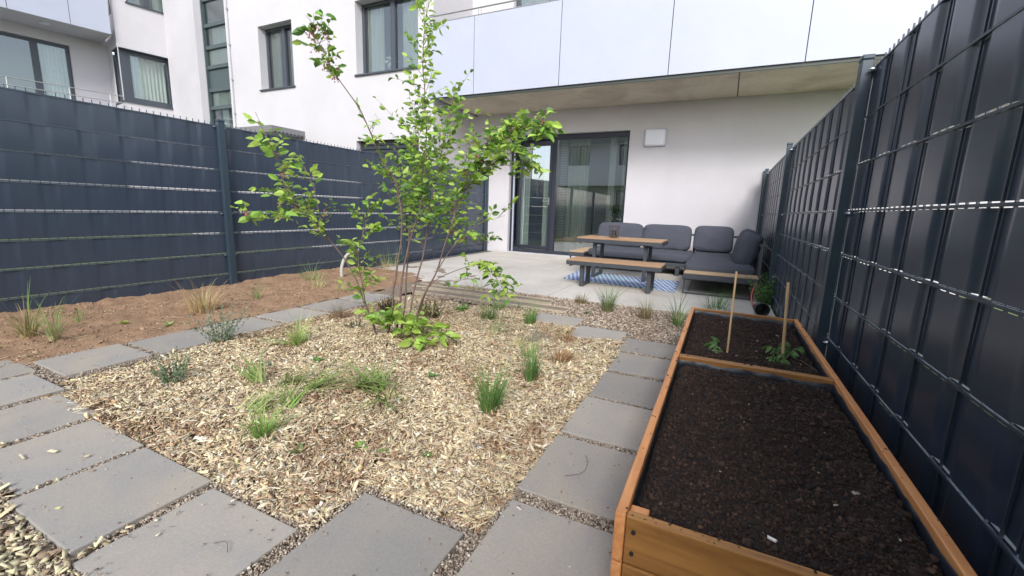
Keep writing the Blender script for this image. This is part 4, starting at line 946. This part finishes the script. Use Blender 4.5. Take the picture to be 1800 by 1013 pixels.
# stairwell glazing strip between side wall and wing
st = frame3((-11.42, 6.66, 0), (1, 0, 0), (0, -1, 0))
q = MB(); q.box(-.30, -.021, -.05, -.01, 0, 9, st); q.box(-.02, .06, -.04, .06, 0, 9, st); q.box(1.0, 1.07, -.04, .06, 0, 9, st)
for z in (1.2, 1.9, 2.45, 2.95, 3.35, 3.85, 4.28, 4.75, 5.3, 5.9, 6.6, 7.3): q.box(.06, 1.0, -.04, .04, z, z+.075, st)
stair = P(q, 'stairwell_frame', M['greenframe'], ho)
q = MB(); q.box(.06, 1.0, -.02, .0, 3.425, 3.85, st); P(q, 'spandrel_panel', M['greenframe'], stair)
q = MB(); q.add([st(.03, -.005, 0), st(1.03, -.005, 0), st(1.03, -.005, 9), st(.03, -.005, 9)], [(0, 1, 2, 3)]); P(q, 'stairwell_pane', M['glass'], stair)
q = MB(); q.box(.07, 1.0, -.06, -.03, 3.03, 3.34, st); q.box(.07, 1.0, -.06, -.03, 3.94, 4.27, st); q.add([st(.2, -.05, 4.36), st(1.0, -.05, 4.36), st(1.0, -.05, 4.6), st(.5, -.05, 4.75), st(.2, -.05, 4.75)], [(0, 1, 2, 3, 4)]); q.box(.4, .62, -.06, -.03, 2.53, 2.94, st); q.box(.35, .7, -.06, -.03, 5.38, 5.88, st); q.box(.07, 1.0, -.06, -.03, 1.3, 2.3, st)
P(q, 'stairwell_blind', M['curtain'], stair)
q = MB(); q.add([st(-.3, -1.6, 0), st(1.3, -1.6, 0), st(1.3, -1.6, 9), st(-.3, -1.6, 9), st(-.3, -.1, 0), st(1.3, -.1, 0), st(1.3, -.1, 9), st(-.3, -.1, 9)], [(0, 1, 2, 3), (0, 4, 7, 3), (1, 5, 6, 2)]); P(q, 'stairwell_interior', M['curtain'], stair)
q = MB()
for i in range(4): z = 1.7+i*1.45; q.box(-.2, 1.2, -1.3, -.12, z, z+.1, st); q.add([st(-.1, -.3, z+.1), st(1.1, -.3, z+.8), st(1.1, -.3, z+.9), st(-.1, -.3, z+.2)], [(0, 1, 2, 3)])
P(q, 'stair_flight', M['room'], stair)

# left wing
a12 = math.radians(12); P1 = Vector((-13.5, 6.9, 0)); uu_ = Vector((-math.sin(a12), -math.cos(a12), 0)); ww_ = Vector((math.cos(a12), -math.sin(a12), 0))
wg = thing('apartment_wing', 'white wing of the apartments behind the left fence, with corner window and balcony', 'building', (-13.5, 6.9, 0))
fb = frame3(P1, uu_, ww_)                                             # along facade towards the camera
q = MB(); fe = frame3(P1, ww_, -uu_*-1)
frS = frame3(P1, ww_, uu_)                                            # end wall facing the garden front
q = MB(); q.add([frS(0, 0, -.1), frS(2.12, 0, -.1), frS(2.12, 0, 9), frS(0, 0, 9)], [(0, 1, 2, 3)]); q.add([frS(2.12, 0, -.1), frS(2.12, -1.2, -.1), frS(2.12, -1.2, 9), frS(2.12, 0, 9)], [(0, 1, 2, 3)]); P(q, 'end_wall', M['stucco'], wg)
W0, W1, B0, B1 = 3.19, 4.43, -.10, 1.0
q = wall_holes(fb, -.12, 1.0, -.1, 9, [(-.10, .998, W0, W1), (-.10, .72, 5.50, 6.8)], .02)
nf = frame3(fb(1.0, 0, 0), -ww_, uu_)                                 # narrow return face of the bay
q2 = wall_holes(nf, 0, 1.0, -.1, 9, [(.002, .62, W0, W1)], .02)
q.add(q2.v, q2.f)
q.v = q.v; P(q, 'bay_wall', M['stucco'], wg)
# corner window set back a little
q = MB(); s_ = -.17; fw = .07
q.box(-.08, .0, s_-.06, s_, W0, W1, fb); q.box(.74, .95, s_-.14, s_, W0, W1, fb)
for (zz0, zz1) in ((W0, W0+.13), (W1-.10, W1)): q.box(0, .74, s_-.06, s_, zz0, zz1, fb)
cw = P(q, 'corner_window', M['winframe'], wg, bevel=.004)
q = MB(); q.add([fb(0, s_-.03, W0+.1), fb(.76, s_-.03, W0+.1), fb(.76, s_-.03, W1-.08), fb(0, s_-.03, W1-.08)], [(0, 1, 2, 3)]); P(q, 'pane', M['glass'], cw)
q = MB(); q.add([fb(.9, s_-.12, W0+.05), fb(.9, -.60, W0+.05), fb(.9, -.60, W1-.05), fb(.9, s_-.12, W1-.05)], [(0, 1, 2, 3)]); P(q, 'side_pane', M['glass'], cw)
q = MB(); q.box(.86, .94, -.64, -.60, W0, W1, fb); q.box(.86, .94, -.60, s_-.14, W0, W0+.05, fb); q.box(.86, .94, -.60, s_-.14, W1-.05, W1, fb); P(q, 'side_frame', M['winframe'], cw)
q = MB(); q.box(-.10, 1.03, -.16, .03, W0-.035, W0-.004, fb); q.box(.985, 1.03, -.66, -.16, W0-.035, W0-.004, fb); P(q, 'sill', M['winframe'], cw)
q = MB(); q.box(-.10, .99, -.64, -.012, W1-.012, W1-.004, fb); P(q, 'head_lining', M['winframe'], cw)
q = MB(); q.add([fb(-.1, -.95, W0), fb(.99, -.95, W0), fb(.99, -.95, W1), fb(-.1, -.95, W1), fb(-.1, -.02, W0), fb(-.1, -.02, W1), fb(.99, -.02, W0), fb(.99, -.02, W1)], [(0, 1, 2, 3), (4, 0, 3, 5), (4, 6, 1, 0)]); P(q, 'room_beyond', M['room'], cw)
q = MB(); V = []
for i in range(81):
    a = .02+.80*i/80; d = s_-.16+.014*math.sin(i*.8); V += [fb(a, d, W0+.02), fb(a, d, W1-.02)]
q.add(V, [(2*i, 2*i+2, 2*i+3, 2*i+1) for i in range(80)]); P(q, 'curtain', M['curtain'], cw, smooth=True)
q = MB(); V = []
for i in range(41):
    d = s_-.16-.36*i/40; a = .78+.012*math.sin(i*.9); V += [fb(a, d, W0+.02), fb(a, d, W1-.1)]
q.add(V, [(2*i, 2*i+2, 2*i+3, 2*i+1) for i in range(40)]); P(q, 'side_curtain', M['curtain'], cw, smooth=True)
window(wg, fb, -.10, .72, 5.50, 6.8, dep=.14, mull=(.3,))
# recessed loggia wall with balcony door window
fr2 = frame3(fb(0, -1.0, 0), uu_, ww_)
q = wall_holes(fr2, 1.0, 7.5, -.1, 9, [(1.70, 3.9, 2.5, 4.42)], .14); P(q, 'loggia_wall', M['stucco'], wg)
window(wg, fr2, 1.70, 3.9, 2.5, 4.42, dep=.08, mull=(2.30,), fw=.07, sill=False)
q = MB(); q.box(1.08, 7.5, -.998, .06, 4.66, 4.80, fb); P(q, 'balcony_slab', M['stucco'], wg)
for a, b in ((1.10, 1.775), (1.785, 2.72), (2.73, 3.66), (3.67, 4.6), (4.61, 5.54), (5.55, 6.48), (6.49, 7.5)):
    q = MB(); q.box(a, b, .075, .095, 4.64, 5.75, fb); P(q, 'balcony_panel', M['panel'], wg)
q = MB(); q.box(1.10, 7.5, .061, .074, 4.70, 5.70, fb); P(q, 'panel_backing', M['panel_gap'], wg)
q = MB(); q.box(1.08, 7.5, -.998, .06, 1.85, 1.99, fb); q.box(1.08, 7.5, .0, .09, 1.8, 2.97, fb); P(q, 'parapet', M['panel'], wg)
q = MB()
for z in (3.11, 3.27): q.bar(fb(1.0, .05, z), fb(7.5, .05, z), .011)
for a in (1.25, 1.95, 2.90, 3.85, 4.8, 5.75): q.bar(fb(a, .05, 2.9), fb(a, .05, 3.27), .009); 
P(q, 'balcony_rail', M['rail'], wg)
q = MB(); q.bar(fb(2.15, -.4, 4.64), fb(2.15, -.4, 4.66), .09, n=16); P(q, 'ceiling_lamp', M['lamp'], wg)

# wall lamp
wl = MB(); wl.box(-1.375, -.985, -.0, -.0, 0, 0) if False else None
wl.box(-1.375+.005, -.985-.005, .0, .085, 1.93, 2.245, frT)
lp = thing('wall_lamp', 'square white bulkhead lamp on the patio wall right of the glass door', 'wall lamp', (-1.18, 7.7, 2.09))
q = MB(); q.box(-1.36, -1.00, .002, .035, 1.945, 2.235, frT); P(q, 'back_plate', M['panel'], lp, bevel=.02)
o = P(wl, 'cover', M['lamp'], lp, bevel=.04); o.modifiers['bevel'].segments = 5; o.scale = (.86, 1, .86); o.location = Vector((-1.18*.14, 0, 2.0875*.14))-lp.location+Vector((0, 0, 0))
# ------------------------------------------------------------------ behind the camera: what the glass mirrors
ob = thing('opposite_building', 'white block with balconies across the gardens, mirrored in the patio glass', 'building', (-12, -9, 0))
fo = frame3((-17, -11.5, 0), (1, 0, 0), (0, 1, 0))
holes = [(1.2+i*3.2, 2.6+i*3.2, .9+j*2.7, 2.2+j*2.7) for i in range(4) for j in range(4)]
q = wall_holes(fo, 0, 12.8, -.1, 11, holes, .2); P(q, 'wall', M['backroof'], ob)
for h_ in holes: window(ob, fo, *h_, dep=.12, curt=False, sill=False, mull=((h_[0]+h_[1])/2,))
for j in range(3):
    q = MB(); z = 2.4+j*2.7; q.box(4.6, 12.8, 0, 1.5, z, z+.18, fo); q.box(4.6, 12.8, 1.42, 1.5, z+.18, z+1.15, fo); q.box(12.7, 12.8, 0, 1.42, z+.18, z+1.15, fo); P(q, 'balcony', M['backroof'], ob)
def leafball(name, c, r, n, label, cat, cols, trunk=True):
    t = thing(name, label, cat, (c[0], c[1], 0)); m = MB()
    blobs = [(Vector(c)+Vector((rnd.uniform(-1, 1)*r[0]*.6, rnd.uniform(-1, 1)*r[1]*.6, rnd.uniform(-1, 1)*r[2]*.6)), rnd.uniform(.3, .55)) for _ in range(14)]
    for i in range(n):
        b, s = rnd.choice(blobs); v = rv()*(rnd.random()**.33); p = b+Vector((v.x*r[0]*s, v.y*r[1]*s, v.z*r[2]*s))
        leaf(m, p, rv(), rv(), .22, .15, tuple(k*rnd.uniform(.7, 1.3) for k in rnd.choice(cols)))
    P(m, 'crown', M['leaf'], t)
    q = MB(); q.tube([(c[0], c[1], -.1), (c[0]+.1, c[1], c[2]*.5), (c[0], c[1], c[2])], [.14, .11, .05], 8); P(q, 'trunk', M['bark'], t)
DG = [(.045, .09, .03), (.07, .12, .035), (.03, .06, .02)]
leafball('tree', (-2.2, -9.5, 2.9), (1.9, 1.5, 2.1), 4200, 'dark green tree across the gardens, only seen mirrored in the patio glass', 'tree', DG)
hd = MB()
for i in range(5200):
    p = Vector((rnd.uniform(-9, 3), rnd.uniform(-4.0, -3.4), rnd.random()**.7*1.15)); leaf(hd, p, rv(), rv(), .13, .09, tuple(k*rnd.uniform(.7, 1.3) for k in rnd.choice(DG)))
hd.build('hedge', M['leaf'], kind='stuff', label='dark clipped hedge closing the garden behind the viewer', category='hedge')

# ------------------------------------------------------------------ patio furniture
def loop_leg(q, x, y0, y1, z1, w=.045, t_=.022):
    q.box(x-t_, x+t_, y0, y0+w, .006, z1); q.box(x-t_, x+t_, y1-w, y1, .006, z1); q.box(x-t_, x+t_, y0+w, y1-w, .006, .006+.03)
def plank_top(t, x0, x1, y0, y1, z, m, nb, rim=.022, h=.045, along='x'):
    q = MB(); q.box(x0, x1, y0, y0+rim, z-h, z-.003); q.box(x0, x1, y1-rim, y1, z-h, z-.003); q.box(x0, x0+rim, y0+rim, y1-rim, z-h, z-.003); q.box(x1-rim, x1, y0+rim, y1-rim, z-h, z-.003)
    P(q, 'rim_frame', M['alu'], t, bevel=.002)
    q = MB(); wy = (y1-y0-2*.006)/nb
    for i in range(nb): q.box(x0+.006, x1-.006, y0+.006+i*wy+.0015, y0+.006+(i+1)*wy-.0015, z-.0025, z+.012)
    P(q, 'boards', m, t, bevel=.002)
bn = thing('bench', 'low wooden topped bench with dark metal loop legs standing before the table', 'bench', (-1.05, 4.9, 0))
plank_top(bn, -1.57, -.53, 4.66, 5.05, .30, M['teak'], 4)
for x in (-1.40, -.66):
    q = MB(); loop_leg(q, x, 4.72, 5.02, .255); P(q, 'leg', M['alu'], bn, bevel=.002)
tb = thing('patio_table', 'rectangular table with wooden top and dark metal legs in front of the grey sofa', 'table', (-1.15, 5.65, 0))
plank_top(tb, -1.69, -.63, 5.38, 5.98, .512, M['teak'], 6, h=.045)
for x in (-1.47, -.83):
    q = MB(); q.box(x-.02, x+.02, 5.46, 5.51, .006, .467); q.box(x-.02, x+.02, 5.85, 5.90, .006, .467); q.box(x-.02, x+.02, 5.51, 5.85, .006, .036); q.box(x-.02, x+.02, 5.51, 5.85, .43, .465); P(q, 'leg', M['alu'], tb, bevel=.002)
# lantern
ln = thing('wire_lantern', 'small round wire lantern standing on the wooden table', 'lantern', (-1.28, 5.68, .525))
q = MB(); cx0, cy0, z0, r = -1.28, 5.68, .525, .062
for i in range(10):
    a = 6.283*i/10; q.bar((cx0+r*math.cos(a), cy0+r*math.sin(a), z0+.01), (cx0+r*math.cos(a), cy0+r*math.sin(a), z0+.155), .002, n=4)
for z in (.01, .05, .095, .14, .155):
    q.tube([(cx0+r*math.cos(6.283*i/20), cy0+r*math.sin(6.283*i/20), z0+z) for i in range(21)], .0022, 4)
P(q, 'cage', M['wirecage'], ln)
q = MB(); q.bar((cx0, cy0, z0+.002), (cx0, cy0, z0+.03), .042, n=16); P(q, 'base', M['wirecage'], ln)
q = MB(); q.bar((cx0, cy0, z0+.031), (cx0, cy0, z0+.09), .028, n=16); P(q, 'glass_cup', M['glass'], ln)
# rug
q = MB(); nx, ny = 60, 36
rc = [(-1.77, 5.15), (-.41, 4.98), (-.43, 5.86), (-1.83, 5.98)]
V = []
for j in range(ny+1):
    for i in range(nx+1):
        u, v = i/nx, j/ny; a = Vector(rc[0]).lerp(Vector(rc[1]), u); b = Vector(rc[3]).lerp(Vector(rc[2]), u); p = a.lerp(b, v)
        V.append((p.x, p.y, .009+.0025*noise.noise(Vector((p.x*5, p.y*5, 0)))+(.002*math.sin(i*1.3) if j in (0, ny) else 0)))
q.add(V, [(j*(nx+1)+i, j*(nx+1)+i+1, (j+1)*(nx+1)+i+1, (j+1)*(nx+1)+i) for j in range(ny) for i in range(nx)])
o = q.build('outdoor_rug', M['rug'], smooth=True, label='blue and white woven rug on the patio under bench and table', category='rug')
o.modifiers.new('solid', 'SOLIDIFY').thickness = .004

def cushion(w, d, h, e1=.28, e2=.32, puff=.10, seed=0, nu=64, nv=28, wr=.011):
    """superellipsoid pillow, w along x, d along y, h along z, creased a little"""
    vs = []
    def sg(v, e): return math.copysign(abs(v)**e, v)
    for j in range(nv+1):
        ph = math.pi*(j/nv-.5)
        for i in range(nu):
            th = 2*math.pi*i/nu
            x = sg(math.cos(ph), e1)*sg(math.cos(th), e2)*w/2; z = sg(math.cos(ph), e1)*sg(math.sin(th), e2)*h/2; y = sg(math.sin(ph), e1+.25)*d/2
            k = 1+puff*(1-(2*x/w)**2)*(1-(2*z/h)**2); y *= k
            n_ = noise.noise(Vector((x*9, y*14, z*7+seed)))*wr*1.3+abs(noise.noise(Vector((x*26, y*6, z*34+seed))))*wr*.9*(abs(2*x/w)**2+.25); vs.append((x+n_*.4, y+n_, z+n_*.4))
    fs = [(j*nu+i, j*nu+(i+1) % nu, (j+1)*nu+(i+1) % nu, (j+1)*nu+i) for j in range(nv) for i in range(nu)]
    return vs, fs
def add_cushion(name, parent, c, w, d, h, rot=(0, 0, 0), seed=0, puff=.12, e1=.34, e2=.36, piping=True):
    vs, fs = cushion(w, d, h, puff=puff, seed=seed, e1=e1, e2=e2); R3 = Matrix.Rotation(rot[2], 3, 'Z') @ Matrix.Rotation(rot[1], 3, 'Y') @ Matrix.Rotation(rot[0], 3, 'X')
    q = MB(); q.add([R3 @ Vector(v)+Vector(c) for v in vs], fs); return P(q, name, M['cushion'], parent, smooth=True)
sf = thing('corner_sofa', 'dark grey corner sofa with thick cushions along the white patio wall', 'sofa', (-.6, 6.8, 0))
# long frame
q = MB(); q.box(-1.86, .40, 6.36, 7.30, .13, .18); q.box(-.36, .36, 5.20, 6.358, .13, .18); P(q, 'seat_frame', M['alu'], sf, bevel=.004)
for (x, y) in ((-1.80, 6.40), (-1.80, 7.24), (-.52, 6.40), (.33, 7.24)):
    q = MB(); q.box(x-.028, x+.028, y-.02, y+.03, .006, .129); P(q, 'leg', M['alu'], sf, bevel=.003)
q = MB(); q.box(-1.84, .40, 7.33, 7.36, .18, .22); q.box(-1.84, .40, 7.33, 7.36, .53, .56)
for x in (-1.84, -1.1, -.4, .36): q.box(x, x+.035, 7.331, 7.359, .22, .53)
q.box(.375, .405, 5.22, 7.32, .53, .56)
for y in (5.22, 5.9, 6.6, 7.28): q.box(.376, .404, y, y+.035, .14, .53)
P(q, 'back_frame', M['alu'], sf, bevel=.003)
add_cushion('seat_cushion', sf, (-1.10, 6.84, .245), 1.48, .13, .92, (math.pi/2, 0, 0), 1, .04, .18, .16)
add_cushion('seat_cushion', sf, (.0, 6.90, .248), .72, .13, .80, (math.pi/2, 0, 0), 2, .04, .18, .16)
add_cushion('seat_cushion', sf, (.0, 5.83, .250), .72, .13, 1.32, (math.pi/2, 0, 0), 3, .04, .18, .14)
for i, x in enumerate((-1.51, -.79)): add_cushion('back_cushion', sf, (x, 7.16, .49), .73, .17, .40, (math.radians(-13), 0, 0), 5+i, .2)
add_cushion('back_cushion', sf, (-.12, 7.12, .50), .54, .18, .40, (math.radians(-13), 0, 0), 9, .2)
add_cushion('back_cushion', sf, (.27, 5.74, .47), .52, .18, .41, (math.radians(-14), 0, math.radians(-86)), 12, .3)
add_cushion('back_cushion', sf, (.27, 6.28, .49), .52, .18, .41, (math.radians(-14), 0, math.radians(-90)), 14, .3)
# wooden ledge in front of the chaise with loop legs
plank_top(sf, -.34, .38, 4.96, 5.195, .232, M['teaky'], 2, h=.06)
q = MB(); q.box(-.335, -.315, 4.99, 5.01, .006, .17); q.box(.33, .35, 4.99, 5.01, .006, .17); q.box(-.315, .33, 4.99, 5.01, .006, .024); P(q, 'leg', M['alu'], sf, bevel=.002)
plank_top(sf, -2.12, -1.875, 6.40, 7.28, .232, M['teaky'], 4, h=.06)
q = MB(); q.box(-2.11, -2.09, 6.43, 6.45, .006, .17); q.box(-2.11, -2.09, 7.22, 7.24, .006, .17); q.box(-2.11, -2.09, 6.45, 7.22, .006, .024); P(q, 'leg', M['alu'], sf, bevel=.002)
# hose and pot
q = MB(); q.tube(smooth_path([(.36, 4.95, .20), (.32, 4.80, .10), (.33, 4.62, .02), (.37, 4.5, .02), (.40, 4.44, .05)], 24), .007, 8); q.build('garden_hose', M['hose'], smooth=True, label='red garden hose curling down behind the planter', category='hose')
pt = thing('plant_pot', 'black plastic plant pot lying on its side at the fence behind the planter', 'pot', (.39, 4.1, 0))
q = MB(); n = 20; V = []
for (y, r) in ((0, .055), (.0, .05), (.10, .04)):
    for i in range(n): a = 6.283*i/n; V.append((.38+r*math.cos(a)-.3*y, 4.26+y, .058+r*math.sin(a)))
q.add(V, [(k*n+i, k*n+(i+1) % n, (k+1)*n+(i+1) % n, (k+1)*n+i) for k in range(2) for i in range(n)]+[tuple(range(2*n, 3*n))]); P(q, 'body', M['pot'], pt, smooth=False)
q = MB(); q.tube([(.38+.056*math.cos(6.283*i/20), 4.255, .058+.056*math.sin(6.283*i/20)) for i in range(21)], .005, 6); P(q, 'rim', M['pot'], pt)
# pale pipe
q = MB(); q.tube(smooth_path([(-3.89, 3.55, -.02), (-3.90, 3.57, .14), (-3.86, 3.62, .27), (-3.74, 3.68, .33)], 16), .018, 10); q.build('flexible_pipe', M['pipe'], smooth=True, label='pale curved plastic pipe sticking out of the soil near the left fence', category='pipe')
